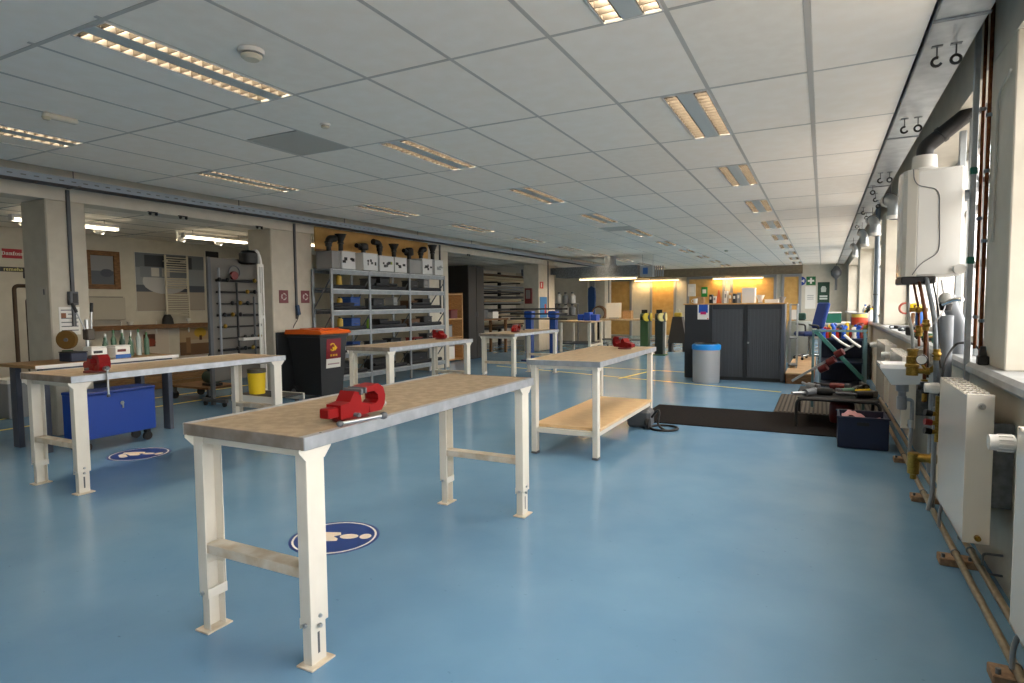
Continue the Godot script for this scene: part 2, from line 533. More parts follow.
var LAMP := {}
func lamp(at: Vector3, label: String, fine: bool) -> void:
	var t := thing("ceiling_lamp", label, "lamp", at, "recessed louvred ceiling lamps")
	if LAMP.is_empty():
		var h := mb()
		h.box(V(0, 0.103, 0), V(0.296, 0.006, 1.17), 0.0)
		for s in [-1, 1]:
			h.box(V(s * 0.146, 0.05, 0), V(0.006, 0.11, 1.17), 0.0)
			h.box(V(0, 0.05, s * 0.584), V(0.296, 0.11, 0.006), 0.0)
		LAMP.h = h.mesh()
		LAMP.c = mb().box(V(0, 0.004, 0), V(0.104, 0.012, 1.16), 0.003).mesh()
		LAMP.t = mb().cyl(V(0, 0.079, -0.57), V(0, 0.079, 0.57), 0.012, -1, 8).mesh()
		LAMP.b = mb().box(V(0, 0.022, 0), V(0.08, 0.05, 0.005), 0.0).mesh()
		var all := mb()
		for i in 17: all.box(V(0, 0.022, -0.55 + i * 1.10 / 16), V(0.08, 0.05, 0.005), 0.0)
		LAMP.bb = all.mesh()
		LAMP.r = mb().bar(V(0.041, 0.0, 0.575), V(0.041, 0.0, -0.575), 0.003, 0.06, 0.0).bar(V(-0.041, 0.0, 0.575), V(-0.041, 0.0, -0.575), 0.003, 0.06, 0.0).moved(V(0, 0.029, 0)).mesh()
	part(t, "housing", LAMP.h, mat("c8cbcc", 0.5))
	part(t, "centre_plate", LAMP.c, mat("b9c0c0", 0.5))
	for s in [-1, 1]:
		var tb := part(t, "tube", LAMP.t, mat("fff2df", 0.4, 0.0, {"emit": 1.6, "ecol": "ffe9c8"}))
		tb.position.x = s * 0.098
		var rf := part(t, "reflector", LAMP.r, mat("6f6d68", 0.35, 0.7))
		rf.position.x = s * 0.098
		if fine:
			for i in 17:
				var b := part(t, "louvre_blade", LAMP.b, mat("45423d", 0.35, 0.7))
				b.position = V(s * 0.098, 0, -0.55 + i * 1.10 / 16)
		else:
			var b2 := part(t, "louvre", LAMP.bb, mat("45423d", 0.35, 0.7))
			b2.position.x = s * 0.098
			b2.set_meta("kind", "stuff")
		var al := AreaLight3D.new()
		al.name = "tube_light"
		al.area_size = Vector2(0.07, 1.12)
		al.light_energy = 2.2
		al.light_color = Color(1.0, 0.90, 0.77)
		al.area_range = 40.0
		al.area_attenuation = 2.0
		al.shadow_enabled = true
		t.add_child(al, true)
		al.position = V(s * 0.098, 0.066, 0)
		al.rotation.x = -PI / 2

# ---------------------------------------------------------------- benches and vices
func workbench(label: String, at: Vector3, top: float, length := 2.0, width := 0.7, group := "cream workbenches with adjustable legs") -> Node3D:
	var t := thing("workbench", label, "workbench", at, group)
	var hw := width * 0.5
	var hl := length * 0.5
	part(t, "worktop", mb().box(V(0, top - 0.021, 0), V(width - 0.012, 0.042, length - 0.012), 0.003), M.lino)
	for s in [-1, 1]:
		part(t, "edge_trim", mb().box(V(s * (hw - 0.003), top - 0.023, 0), V(0.006, 0.050, length), 0.002), M.alu)
		part(t, "edge_trim", mb().box(V(0, top - 0.023, s * (hl - 0.003)), V(width - 0.012, 0.050, 0.006), 0.002), noisy("edgeworn", "857a6e", "9f958b", 1.5, 0.02, 0.5, 0.3))
		var tr := part(t, "top_trim", mb().box(V(s * (hw - 0.018), top + 0.0006, 0), V(0.034, 0.0012, length - 0.002), 0.0), M.alu)
		for k in [-0.9, 0.9]: part(tr, "screw", mb().cyl(V(s * (hw - 0.018), top, k * hl), V(s * (hw - 0.018), top + 0.0025, k * hl), 0.005, -1, 8), M.greyd)
	for sz in [-1, 1]:
		var z: float = sz * (hl - 0.075)
		part(t, "crossbar", mb().box(V(-0.005, 0.365, z), V(0.56, 0.042, 0.075), 0.003), M.worn)
		part(t, "top_rail", mb().box(V(-0.005, top - 0.066, z), V(0.62, 0.038, 0.07), 0.003), M.cream)
		for sx in [-1, 1]:
			var x: float = sx * 0.30
			var g := mb()        # upper channel, open towards the bench
			g.box(V(x + sx * 0.022, 0.5 * (top + 0.12), z), V(0.006, top - 0.21, 0.092), 0.001)
			for k in [-1, 1]: g.box(V(x - sx * 0.004, 0.5 * (top + 0.12), z + k * 0.044), V(0.052, top - 0.21, 0.005), 0.001)
			var lg := part(t, "leg", g, M.cream)
			var e := mb()
			e.box(V(x + sx * 0.014, 0.145, z), V(0.005, 0.28, 0.078), 0.001)
			for k in [-1, 1]: e.box(V(x - sx * 0.006, 0.145, z + k * 0.037), V(0.042, 0.28, 0.004), 0.001)
			part(lg, "foot_channel", e, M.cream)
			part(lg, "foot_plate", mb().box(V(x, 0.004, z), V(0.085, 0.008, 0.125), 0.002), M.worn)
			var gp := [Vector2(-0.046, 0), Vector2(0.046, 0), Vector2(0.082, 0.04), Vector2(0.082, 0.052), Vector2(-0.082, 0.052), Vector2(-0.082, 0.04)]
			part(lg, "gusset", mb().prism(gp, 0.005 * sx, V(x + sx * 0.024, top - 0.098, z), Basis(V(0, 0, 1), V(0, 1, 0), V(1, 0, 0))), M.cream)
			part(lg, "slot", mb().box(V(x + sx * 0.0168, 0.085, z), V(0.001, 0.085, 0.011), 0.0), M.greyd)
			for y in [0.155, 0.195]:
				part(lg, "bolt", mb().cyl(V(x + sx * 0.02, y, z), V(x + sx * 0.034, y, z), 0.010, 0.007, 6), M.steel)
			part(lg, "bolt", mb().cyl(V(x, 0.17, z + 0.046), V(x, 0.17, z + 0.056), 0.009, -1, 6), M.steel)
			part(lg, "clamp_strip", mb().box(V(x - sx * 0.031, 0.17, z), V(0.004, 0.042, 0.095), 0.001), M.cream)
	return t

func vice(label: String, at: Vector3, turn: float, handle: Array, s := 1.0) -> Node3D:
	# local +x is the screw (front) end; built at 1:1 for a 0.36 m long vice
	var t := thing("bench_vice", label, "vice", at, "red bench vices", turn)
	t.scale = V(s, s * 0.9, s)
	part(t, "base", mb().lathe([[0.0, 0.0], [0.085, 0.0], [0.085, 0.014], [0.07, 0.022], [0.0, 0.022]], Vector3.ZERO, 20), M.reddark)
	var rear := [Vector2(-0.11, 0.022), Vector2(0.075, 0.022), Vector2(0.085, 0.07), Vector2(0.03, 0.085), Vector2(0.022, 0.138), Vector2(-0.018, 0.150), Vector2(-0.05, 0.10), Vector2(-0.11, 0.092)]
	part(t, "body", mb().prism(rear, 0.085, V(0, 0, -0.0425)), M.red)
	part(t, "slide_bar", mb().box(V(-0.135, 0.057, 0), V(0.07, 0.05, 0.06), 0.006), M.red)
	var fr := [Vector2(0.085, 0.022), Vector2(0.17, 0.022), Vector2(0.195, 0.055), Vector2(0.2, 0.10), Vector2(0.185, 0.145), Vector2(0.15, 0.168), Vector2(0.055, 0.160), Vector2(0.052, 0.132), Vector2(0.12, 0.132), Vector2(0.145, 0.110), Vector2(0.148, 0.082), Vector2(0.13, 0.066), Vector2(0.085, 0.066)]
	part(t, "front_jaw", mb().prism(fr, 0.082, V(0, 0, -0.041)), M.red)
	part(t, "jaw_plate", mb().box(V(0.047, 0.146, 0), V(0.010, 0.03, 0.11), 0.002), M.greyd)
	part(t, "jaw_plate", mb().box(V(0.02, 0.142, 0), V(0.016, 0.03, 0.11), 0.002), M.greyd)
	part(t, "clamp_bolt", mb().cyl(V(-0.02, 0.03, 0.03), V(-0.02, 0.03, 0.07), 0.012, -1, 8), M.greyd)
	part(t, "screw", mb().cyl(V(0.19, 0.045, 0), V(0.235, 0.045, 0), 0.02, -1, 12), M.steel)
	var a: Vector3 = handle[0]
	var b: Vector3 = handle[1]
	var hd := part(t, "handle", mb().cyl(a, b, 0.0085, -1, 8), M.steel)
	part(hd, "handle_knob", mb().ball(a, V(0.016, 0.016, 0.016), 8), M.greyd)
	part(hd, "handle_knob", mb().ball(b, V(0.020, 0.020, 0.020), 8), M.greyd)
	return t

func floor_sign(label: String, at: Vector3, turn: float) -> void:
	var t := thing("floor_sticker", label, "sticker", at, "round blue floor stickers", turn)
	part(t, "disc", mb().lathe([[0.0, 0.0], [0.265, 0.0], [0.265, 0.0012], [0.0, 0.0012]], Vector3.ZERO, 40), mat("1c3f86", 0.45))
	part(t, "ring", mb().lathe([[0.236, 0.0012], [0.242, 0.0018], [0.248, 0.0012]], Vector3.ZERO, 40), M.paper)
	var w := mat("e9dccb", 0.6)
	var pic := func(pts: Array) -> void:
		part(t, "pictogram", mb().prism(pts.map(func(q): return q * 1.25 + Vector2(-0.01, -0.01)), 0.0006, V(0, 0.0012, 0), Basis(V(1, 0, 0), V(0, 0, 1), V(0, 1, 0))), w)
	var oval := func(c: Vector2, rx: float, ry: float) -> void:
		var q := []
		for i in 16: q.append(c + Vector2(cos(TAU * i / 16) * rx, sin(TAU * i / 16) * ry))
		pic.call(q)
	oval.call(Vector2(0.155, 0.0), 0.028, 0.032)
	oval.call(Vector2(0.075, 0.0), 0.045, 0.030)
	pic.call([Vector2(-0.14, -0.035), Vector2(-0.05, -0.055), Vector2(0.02, -0.05), Vector2(0.03, -0.02), Vector2(0.0, 0.0), Vector2(0.03, 0.03), Vector2(0.03, 0.055), Vector2(-0.03, 0.06), Vector2(-0.08, 0.02), Vector2(-0.12, 0.01)])
	pic.call([Vector2(-0.12, 0.015), Vector2(-0.085, 0.028), Vector2(-0.02, 0.10), Vector2(-0.035, 0.125), Vector2(-0.07, 0.12), Vector2(-0.13, 0.05)])

func benches() -> void:
	workbench("front cream workbench with worn brown top, large red vice and four adjustable legs", V(-2.045, 0, -2.618), 0.908)
	vice("large red bench vice lying along the front edge of the nearest workbench", V(-1.80, 0.9085, -1.985), PI / 2, [V(-0.21, 0.030, 0.130), V(0.02, 0.030, 0.175)], 0.93)
	workbench("cream workbench with red vice standing before the blue wheeled toolbox", V(-5.255, 0, -3.46), 0.895, 2.0, 0.72)
	vice("red bench vice with hanging handle on the bench before the blue toolbox", V(-5.10, 0.895, -2.74), -0.15, [V(0.235, -0.20, 0.0), V(0.235, 0.05, 0.0)], 0.95)
	workbench("cream workbench in front of the tall galvanised rack", V(-5.1, 0, -6.95), 0.875, 2.0, 0.72)
	vice("small red bench vice at the end of the workbench before the rack", V(-5.2, 0.875, -7.75), PI * 0.85, [V(0.22, 0.045, -0.1), V(0.22, 0.045, 0.1)], 0.95)
	workbench("cream workbench with a red vice standing beside the red-signed column", V(-5.12, 0, -10.4), 0.88, 2.0, 0.72)
	vice("low red vice in the middle of the bench by the red-signed column", V(-5.1, 0.88, -10.1), PI * 0.55, [V(0.22, 0.045, -0.1), V(0.22, 0.045, 0.1)])
	# bench with timber lower shelf
	var t := thing("shelf_bench", "cream steel bench with pale plywood lower shelf beside the black floor mat", "workbench", V(-2.08, 0, -6.05))
	var top := 0.885
	part(t, "worktop", mb().box(V(0, top - 0.022, 0), V(0.71, 0.044, 1.99), 0.003), M.lino2)
	for s in [-1, 1]:
		part(t, "edge_trim", mb().box(V(s * 0.357, top - 0.024, 0), V(0.006, 0.05, 2.0), 0.002), M.alu)
		part(t, "edge_trim", mb().box(V(0, top - 0.024, s * 0.998), V(0.71, 0.05, 0.006), 0.002), M.alu)
	for sx in [-1, 1]:
		part(t, "side_rail", mb().box(V(sx * 0.3, 0.225, 0), V(0.03, 0.045, 1.85), 0.002), M.cream)
		for sz in [-1, 1]:
			var z: float = sz * 0.94
			var l := part(t, "leg", mb().box(V(sx * 0.3, 0.43, z), V(0.05, 0.82, 0.07), 0.004), M.cream)
			part(l, "foot", mb().box(V(sx * 0.3, 0.01, z), V(0.056, 0.02, 0.076), 0.003), M.greyd)
			var gp := [Vector2(-0.035, 0), Vector2(0.035, 0), Vector2(0.06, 0.04), Vector2(-0.06, 0.04)]
			part(l, "gusset", mb().prism(gp, 0.005 * sx, V(sx * 0.326, top - 0.088, z), Basis(V(0, 0, 1), V(0, 1, 0), V(1, 0, 0))), M.cream)
	for sz in [-1, 1]:
		part(t, "cross_rail", mb().box(V(0, 0.225, sz * 0.94), V(0.55, 0.045, 0.04), 0.002), M.cream)
		part(t, "top_rail", mb().box(V(0, top - 0.062, sz * 0.94), V(0.6, 0.034, 0.05), 0.002), M.cream)
	part(t, "lower_shelf", mb().box(V(0, 0.262, 0), V(0.66, 0.028, 1.83), 0.003), M.ply)
	vice("red pipe vice with chain standing on the bench with timber shelf", V(-1.97, 0.885, -6.62), PI * 0.8, [V(0.22, 0.045, -0.1), V(0.22, 0.045, 0.1)], 0.9)
	floor_sign("round blue floor sticker behind the leg of the nearest workbench", V(-2.60, 0.0002, -2.70), 0.45)
	floor_sign("round blue floor sticker in front of the blue wheeled toolbox", V(-5.80, 0.0002, -3.47), 0.45)
	# slate panel-leg table on the left
	var c := thing("panel_leg_table", "brown topped table with slate grey panel legs beside the first column", "table", V(-6.97, 0, -3.75))
	part(c, "tabletop", mb().box(V(0, 0.84, 0), V(0.68, 0.032, 1.44), 0.003), noisy("tabletop", "8a6a42", "a5814f", 1.4, 0.02, 0.5, 0.0, {"stretch": 4.0}))
	part(c, "edge_band", mb().box(V(0.342, 0.84, 0), V(0.006, 0.034, 1.44), 0.001), M.white)
	part(c, "apron", mb().box(V(0.31, 0.785, 0), V(0.03, 0.07, 1.3), 0.002), M.slate)
	for sx in [-1, 1]:
		for sz in [-1, 1]:
			part(c, "leg", mb().box(V(sx * 0.26, 0.41, sz * 0.62), V(0.12, 0.82, 0.05), 0.004), M.slate)
	var b := thing("wheeled_toolbox", "blue steel toolbox on castors under the brown topped table", "toolbox", V(-6.46, 0, -3.60))
	part(b, "chest", mb().box(V(0, 0.335, 0), V(0.30, 0.43, 0.74), 0.006), M.blue)
	part(b, "lid", mb().box(V(0, 0.563, 0), V(0.31, 0.03, 0.75), 0.006), mat("0c3484", 0.4))
	part(b, "lock", mb().cyl(V(0.15, 0.44, -0.02), V(0.168, 0.44, -0.02), 0.02, -1, 10), M.chrome)
	part(b, "lock", mb().box(V(0.158, 0.41, -0.03), V(0.01, 0.05, 0.02), 0.002), M.chrome)
	for sx in [-1, 1]:
		for sz in [-1, 1]:
			part(b, "castor", mb().cyl(V(sx * 0.10 - 0.015, 0.045, sz * 0.3), V(sx * 0.10 + 0.015, 0.045, sz * 0.3), 0.045, -1, 14).box(V(sx * 0.10, 0.1, sz * 0.3), V(0.05, 0.045, 0.05), 0.003), M.black)

# ---------------------------------------------------------------- rack bay, bin, cabinet, mats
func rack_bay() -> void:
	var r := thing("storage_rack", "tall galvanised three-bay rack with six decks between two columns", "rack", V(-7.22, 0, -9.0))
	var zs := [1.63, 0.71, -0.44, -1.63]
	for z in zs:
		for x in [0.2, -0.2]:
			part(r, "upright", mb().box(V(x, 1.0, z), V(0.03, 2.0, 0.05), 0.003), noisy("rackgalv", "7b8186", "8a9095", 1.2, 0.02, 0.5, 0.4))
		for y in [0.1, 0.75, 1.35]: part(r, "brace", mb().bar(V(-0.19, y, z), V(0.19, y + 0.5, z), 0.012, 0.02, 0.001), M.galvd)
	for b in 3:
		var z0: float = zs[b]
		var z1: float = zs[b + 1]
		var zc := (z0 + z1) * 0.5
		for y in [0.23, 0.60, 0.97, 1.31, 1.66, 1.98]:
			var bm := part(r, "beam", mb().box(V(0.2, y - 0.026, zc), V(0.022, 0.08, z0 - z1 - 0.05), 0.003), mats["rackgalv"])
			part(bm, "beam_lip", mb().box(V(0.206, y + 0.008, zc), V(0.022, 0.014, z0 - z1 - 0.05), 0.003), M.galv)
			part(r, "beam", mb().box(V(-0.2, y, zc), V(0.025, 0.085, z0 - z1 - 0.05), 0.003), M.galvd)
			part(r, "shelf", mb().box(V(0, y + 0.012, zc), V(0.37, 0.02, z0 - z1 - 0.05), 0.002), mats["rackgalv"])
	for b in 3:
		for lv in 5:
			var ly: float = [0.23, 0.60, 0.97, 1.31, 1.66][lv]
			var bw: float = zs[b] - zs[b + 1] - 0.07
			var nt := 1 + (lv + b) % 2
			for k in nt:
				var tl: float = bw * (0.94 if k == 0 else 0.55)
				var tr: float = 0.034 if k == 0 else 0.027
				var tu := thing("insulation_tube", "%s black foam pipe insulation length, %s shelf up, %s bay of the rack" % [["long", "short upper"][k], ["lowest", "second lowest", "third", "fourth", "fifth"][lv], ["near", "middle", "far"][b]], "insulation", V(-7.085, ly + 0.0222 + (0.068 if k == 1 else 0.0), -9.0 + (zs[b] + zs[b + 1]) * 0.5 + (0.12 - 0.08 * (lv % 3) if k == 1 else 0.0)), "foam insulation lengths in the rack")
				part(tu, "foam", mb().cyl(V(0, tr, -tl / 2), V(0, tr, tl / 2), tr, -1, 14), mat("202329", 0.8))
				part(tu, "bore", mb().cyl(V(0, tr, tl / 2), V(0, tr, tl / 2 + 0.001), tr * 0.5, -1, 10), M.blackg)
	# cartons with printed pictures on top
	var cs := [[0, 0.34, 0.30, 0.27, "grey archive carton at the near end of the rack top"], [1.22, 0.38, 0.32, 0.28, "white carton printed with tap parts on the rack top"],
		[0.66, 0.36, 0.38, 0.29, "white carton with a tall black print on the rack top"], [0.22, 0.36, 0.40, 0.27, "white carton with a yellow green print on the rack top"],
		[-0.19, 0.36, 0.36, 0.27, "white carton with scattered black prints in the middle of the rack top"], [-0.66, 0.36, 0.40, 0.26, "plain grey carton between printed cartons on the rack top"],
		[-1.05, 0.36, 0.34, 0.30, "white carton with a slanted black tool print on the rack top"], [-1.46, 0.36, 0.30, 0.30, "white carton with small grey prints at the far end of the rack top"]]
	cs[0][0] = 1.50
	var pr := RandomNumberGenerator.new()
	pr.seed = 5
	for i in cs.size():
		var c: Array = cs[i]
		var g: bool = "grey" in c[4].get_slice(" ", 0) or "plain" in c[4]
		var w: float = c[2] - (0.12 if i == 0 else 0.0)
		var t := thing("carton", c[4], "box", V(-7.20, 2.0085, -9.0 + c[0]), "cartons on the rack top")
		part(t, "box_body", mb().box(V(0, c[3] / 2, 0), V(c[1], c[3], w), 0.004), mat("8f8f8e", 0.8) if g else mat("cfcfce", 0.7))
		part(t, "lid", mb().box(V(0, c[3] + 0.004, 0), V(c[1] + 0.01, 0.012, w + 0.008), 0.002), mat("85888a", 0.8) if g else mat("c4c5c6", 0.7))
		if not g:
			for k in 7:
				var s := V(0.001, pr.randf_range(0.02, 0.06), pr.randf_range(0.02, 0.09))
				var cc: Material = M.black if k != 3 or i != 3 else mat("8fa32c", 0.6)
				part(t, "print", mb().box(V(c[1] / 2 + 0.0006, c[3] * (0.35 + pr.randf_range(0, 0.25)), pr.randf_range(-0.36, 0.36) * w), s, 0.0), cc if i != 7 else M.grey)
	# things kept on the shelves
	var items := [
		[1.18, 1.66, "yellow", 0.10, 0.26], [1.18, 1.31, "yellow", 0.10, 0.22], [1.18, 0.97, "yellow", 0.10, 0.22], [0.9, 1.31, "blue", 0.24, 0.22], [0.9, 0.97, "blue", 0.22, 0.20],
		[0.9, 0.60, "blue", 0.2, 0.16], [1.32, 0.60, "orange", 0.08, 0.12], [0.45, 1.66, "dark", 0.2, 0.2], [0.1, 1.66, "dark", 0.26, 0.24], [0.28, 1.31, "dark", 0.3, 0.2], [-0.2, 1.31, "grey", 0.12, 0.22],
		[0.45, 0.97, "lime", 0.09, 0.2], [0.15, 0.97, "dark", 0.24, 0.16], [0.28, 0.60, "dark", 0.4, 0.14], [-0.2, 0.60, "dark", 0.3, 0.16], [-0.8, 1.66, "dark", 0.26, 0.2], [-1.2, 1.66, "grey", 0.14, 0.24],
		[-0.75, 1.31, "brown", 0.3, 0.16], [-1.2, 1.31, "dark", 0.26, 0.2], [-0.8, 0.97, "brown", 0.34, 0.14], [-1.25, 0.97, "dark", 0.28, 0.18], [-0.9, 0.60, "reds", 0.3, 0.14], [-1.3, 0.60, "dark", 0.2, 0.2],
		[1.15, 0.23, "dark", 0.4, 0.2], [0.2, 0.23, "dark", 0.6, 0.18], [-0.95, 0.23, "dark", 0.55, 0.2]]
	var cmap := {"yellow": mat("caa63a", 0.5), "blue": mat("15458c", 0.5), "orange": mat("b0642a", 0.5), "dark": mat("24272b", 0.6), "grey": mat("8b8d8c", 0.6), "lime": mat("7fa81f", 0.5), "brown": mat("5f432c", 0.7), "reds": mat("8a2a22", 0.5)}
	var kind := {"yellow": "yellow spray can", "blue": "blue parts bin", "orange": "orange tape reel", "dark": "dark tool case", "grey": "grey storage tub", "lime": "lime green bottle", "brown": "brown cardboard tray", "reds": "red parts tray"}
	var lev := {0.23: "lowest", 0.60: "second lowest", 0.97: "third", 1.31: "fourth", 1.66: "fifth"}
	for it in items:
		var bay := "near" if it[0] > 0.72 else ("middle" if it[0] > -0.43 else "far")
		var nm: String = kind[it[2]]
		var lb := "%s in the %s bay of the rack, %s shelf up" % [nm, bay, lev[it[1]]]
		if it[2] == "dark": lb = "dark tool case at the %s of the rack's %s bay, %s shelf up" % ["near side" if it[0] > {"near": 1.17, "middle": 0.12, "far": -1.04}[bay] else "far side", bay, lev[it[1]]]
		var y: float = it[1] + 0.0225
		var t := thing(nm.replace(" ", "_"), lb, nm.get_slice(" ", nm.get_slice_count(" ") - 1), V(-7.275, y, -9.0 + it[0]), "things on the rack shelves")
		var h: float = it[4]
		if it[2] in ["yellow", "lime"]:
			part(t, "bottle_body", mb().lathe([[0, 0], [it[3] / 2, 0], [it[3] / 2, h * 0.8], [it[3] * 0.25, h * 0.9]], Vector3.ZERO, 12), cmap[it[2]])
			part(t, "cap", mb().cyl(V(0, h * 0.9, 0), V(0, h, 0), it[3] * 0.25, -1, 10), M.black)
		elif it[2] == "orange":
			part(t, "reel", mb().cyl(V(-0.05, 0.06, 0), V(0.05, 0.06, 0), 0.06, -1, 14), cmap.orange)
			part(t, "hub", mb().cyl(V(0.05, 0.06, 0), V(0.052, 0.06, 0), 0.025, -1, 10), M.black)
		else:
			part(t, "tub", mb().box(V(0, h * 0.45, 0), V(0.21, h * 0.9, it[3]), 0.01), cmap[it[2]])
			part(t, "rim", mb().box(V(0, h * 0.95, 0), V(0.225, h * 0.1, it[3] + 0.015), 0.004), cmap[it[2]])
			part(t, "handle", mb().tube([V(0.105, h * 0.5, -0.04), V(0.125, h * 0.5, -0.04), V(0.125, h * 0.5, 0.04), V(0.105, h * 0.5, 0.04)], 0.006, 6), M.greyd)
	# ochre board with black fittings above the rack
	var bd := thing("timber_board", "ochre plywood board hung high behind the rack top", "board", V(-7.435, 2.30, -9.05))
	part(bd, "sheet", mb().box(V(0, 0.2, 0), V(0.02, 0.40, 3.2), 0.002), M.ochre)
	part(bd, "batten", mb().box(V(0.014, 0.02, 0), V(0.012, 0.04, 3.2), 0.002), M.woodd)
	var shp := [0.14, 0.17, 0.13, 0.16, 0.15, 0.17, 0.13, 0.18]
	for i in 8:
		var t := thing("flue_fitting", "%s black flue fitting standing on the cartons before the ochre board" % ["first", "second", "third", "fourth", "fifth", "sixth", "seventh", "last"][i], "fitting", V(-7.18, 2.015 + float(cs[i][3]), -9.0 + float(cs[i][0])), "black fittings above the rack")
		var h: float = shp[i]
		part(t, "flange", mb().lathe([[0, 0], [h * 0.3, 0], [h * 0.3, 0.015], [0.04, 0.02], [0.04, h * 0.7]], Vector3.ZERO, 12), M.black)
		if i % 3 == 0:
			part(t, "elbow", mb().tube([V(0, h * 0.6, 0), V(0, h * 1.5, 0), V(0, h * 1.6, h * 1.1 * (1 if i % 2 else -1))], 0.055, 12, 0.08), M.black)
			part(t, "collar", mb().cyl(V(0, h * 1.0, 0), V(0, h * 1.15, 0), 0.068, -1, 12), M.blackg)
		elif i % 3 == 1:
			part(t, "funnel", mb().lathe([[0.04, h * 0.7], [0.045, h * 1.0], [0.10, h * 1.75], [0.09, h * 1.75], [0.0, h * 1.3]], Vector3.ZERO, 12), M.black)
			part(t, "collar", mb().cyl(V(0, h * 0.8, 0), V(0, h * 0.95, 0), 0.055, -1, 12), M.blackg)
		else:
			part(t, "cowl", mb().lathe([[0.06, h * 0.5], [0.09, h * 0.6], [0.09, h * 1.2], [0.06, h * 1.4], [0, h * 1.45]], Vector3.ZERO, 12), M.black)
			part(t, "outlet", mb().cyl(V(0, h * 0.9, 0.06), V(0.02, h * 1.0, 0.2), 0.04, -1, 10), M.blackg)

func bin_cabinet() -> void:
	# black wheelie bin, orange lid
	var t := thing("wheelie_bin", "black wheelie bin with orange lid and red sticker beside the column", "bin", V(-6.88, 0, -6.92))
	var body := mb()
	var lo := [V(-0.24, 0.06, 0.22), V(0.25, 0.06, 0.22), V(0.25, 0.06, -0.22), V(-0.24, 0.06, -0.22)]
	var hi := [V(-0.36, 0.95, 0.285), V(0.31, 0.95, 0.285), V(0.31, 0.95, -0.285), V(-0.36, 0.95, -0.285)]
	for i in 4:
		var j := (i + 1) % 4
		body.quad(lo[i], lo[j], hi[j], hi[i], ((lo[i] + lo[j]) * V(1, 0, 1)).normalized())
	body.quad(lo[0], lo[1], lo[2], lo[3], V(0, -1, 0))
	body.quad(hi[0], hi[1], hi[2], hi[3], V(0, 1, 0))
	part(t, "tub", body, mat("17191d", 0.42))
	part(t, "rim", mb().box(V(-0.025, 0.955, 0), V(0.71, 0.05, 0.61), 0.012), mat("15171a", 0.4))
	part(t, "lid", mb().prism([Vector2(-0.38, 0.98), Vector2(0.36, 0.98), Vector2(0.37, 1.0), Vector2(0.33, 1.03), Vector2(0.0, 1.055), Vector2(-0.36, 1.045)], 0.63, V(0, 0, -0.315)), M.orange)
	part(t, "lid_panel", mb().box(V(0.02, 1.052, 0), V(0.42, 0.02, 0.4), 0.008), mat("c9530f", 0.45))
	part(t, "handle", mb().tube([V(-0.36, 0.97, 0.2), V(-0.43, 0.99, 0.2), V(-0.43, 0.99, -0.2), V(-0.36, 0.97, -0.2)], 0.015, 8), M.black)
	for s in [-1, 1]:
		var wl := part(t, "wheel", mb().cyl(V(-0.26, 0.1, s * 0.23), V(-0.26, 0.1, s * 0.28), 0.1, -1, 18), M.rubber)
		part(wl, "hub", mb().cyl(V(-0.26, 0.1, s * 0.28), V(-0.26, 0.1, s * 0.285), 0.05, -1, 12), M.greyd)
	part(t, "foot", mb().box(V(0.22, 0.03, 0), V(0.05, 0.06, 0.4), 0.004), M.black)
	var stk := part(t, "sticker", mb().box(V(0.2955, 0.685, 0), V(0.002, 0.44, 0.30), 0.0, Basis(V(0.9977, -0.067, 0), V(0.067, 0.9977, 0), V(0, 0, 1))), mat("7d1020", 0.5), "dark red sticker with yellow emblem")
	part(stk, "white_band", mb().box(V(0.289, 0.535, 0), V(0.002, 0.14, 0.302), 0.0, Basis(V(0.9977, -0.067, 0), V(0.067, 0.9977, 0), V(0, 0, 1))), M.paper)
	part(stk, "emblem", mb().ring(V(0.303, 0.78, 0.03), 0.052, 0.012, Basis(V(0, 0, 1), V(1, 0, 0), V(0, 1, 0)), 14, 0.6, 5.6).prism([Vector2(-0.05, 0.0), Vector2(0.0, 0.045), Vector2(0.0, 0.015), Vector2(0.05, 0.015), Vector2(0.05, -0.015), Vector2(0.0, -0.015), Vector2(0.0, -0.045)], 0.01, V(0.299, 0.765, -0.02), Basis(V(0, 0, 1), V(0, 1, 0), V(1, 0, 0))), mat("e0b21c", 0.5))
	for k in 3: part(stk, "print_mark", mb().box(V(0.298, 0.655, 0.055 - k * 0.055), V(0.003, 0.03, 0.04 if k else 0.03), 0.0), mat("d9a61c", 0.5))
	part(stk, "print_line", mb().box(V(0.2905, 0.525, 0), V(0.003, 0.018, 0.24), 0.0), mat("a98f94", 0.6))
	# plain dark grey sheet filling the dark area beside the bin
	solo("dark_board", "dark grey board against the column behind the bin", "board", mb().box(V(0, 0.5, 0), V(0.03, 1.0, 0.5), 0.004), mat("2c2f33", 0.6), V(-7.425, 0, -6.84))
	# recycling signs on the column, grey socket with lead
	for i in 2:
		var s := thing("recycling_sign", ["brown recycling sign left of the conduit on the second column", "brown recycling sign right of the conduit on the second column"][i], "sign", V(-7.446, 1.55, [-6.78, -7.22][i]), "recycling signs")
		part(s, "plate", mb().box(V(0.003, 0, 0), V(0.006, 0.2, 0.18), 0.002), mat("7a4448", 0.6))
		for k in 3:
			var a := TAU * k / 3.0
			part(s, "arrow", mb().ring(V(0.007, 0, 0), 0.045, 0.010, Basis(V(0, 0, -1), V(1, 0, 0), V(0, 1, 0)), 7, a + 0.25, a + 1.8), mat("d9cfcb", 0.6))
	var sk := thing("hanging_socket", "blue hanging socket block on its cable before the second column", "socket", V(-7.40, 1.26, -7.02))
	part(sk, "housing", mb().box(V(0, 0.08, 0), V(0.05, 0.16, 0.06), 0.008, Basis(V(1, 0, 0), 0.2)), mat("24405f", 0.5))
	part(sk, "cable", mb().tube([V(0, 0.0, -0.01), V(0.0, -0.08, 0.02), V(-0.01, -0.16, 0.08), V(-0.01, -0.20, 0.1)], 0.006, 6, 0.1), M.black)
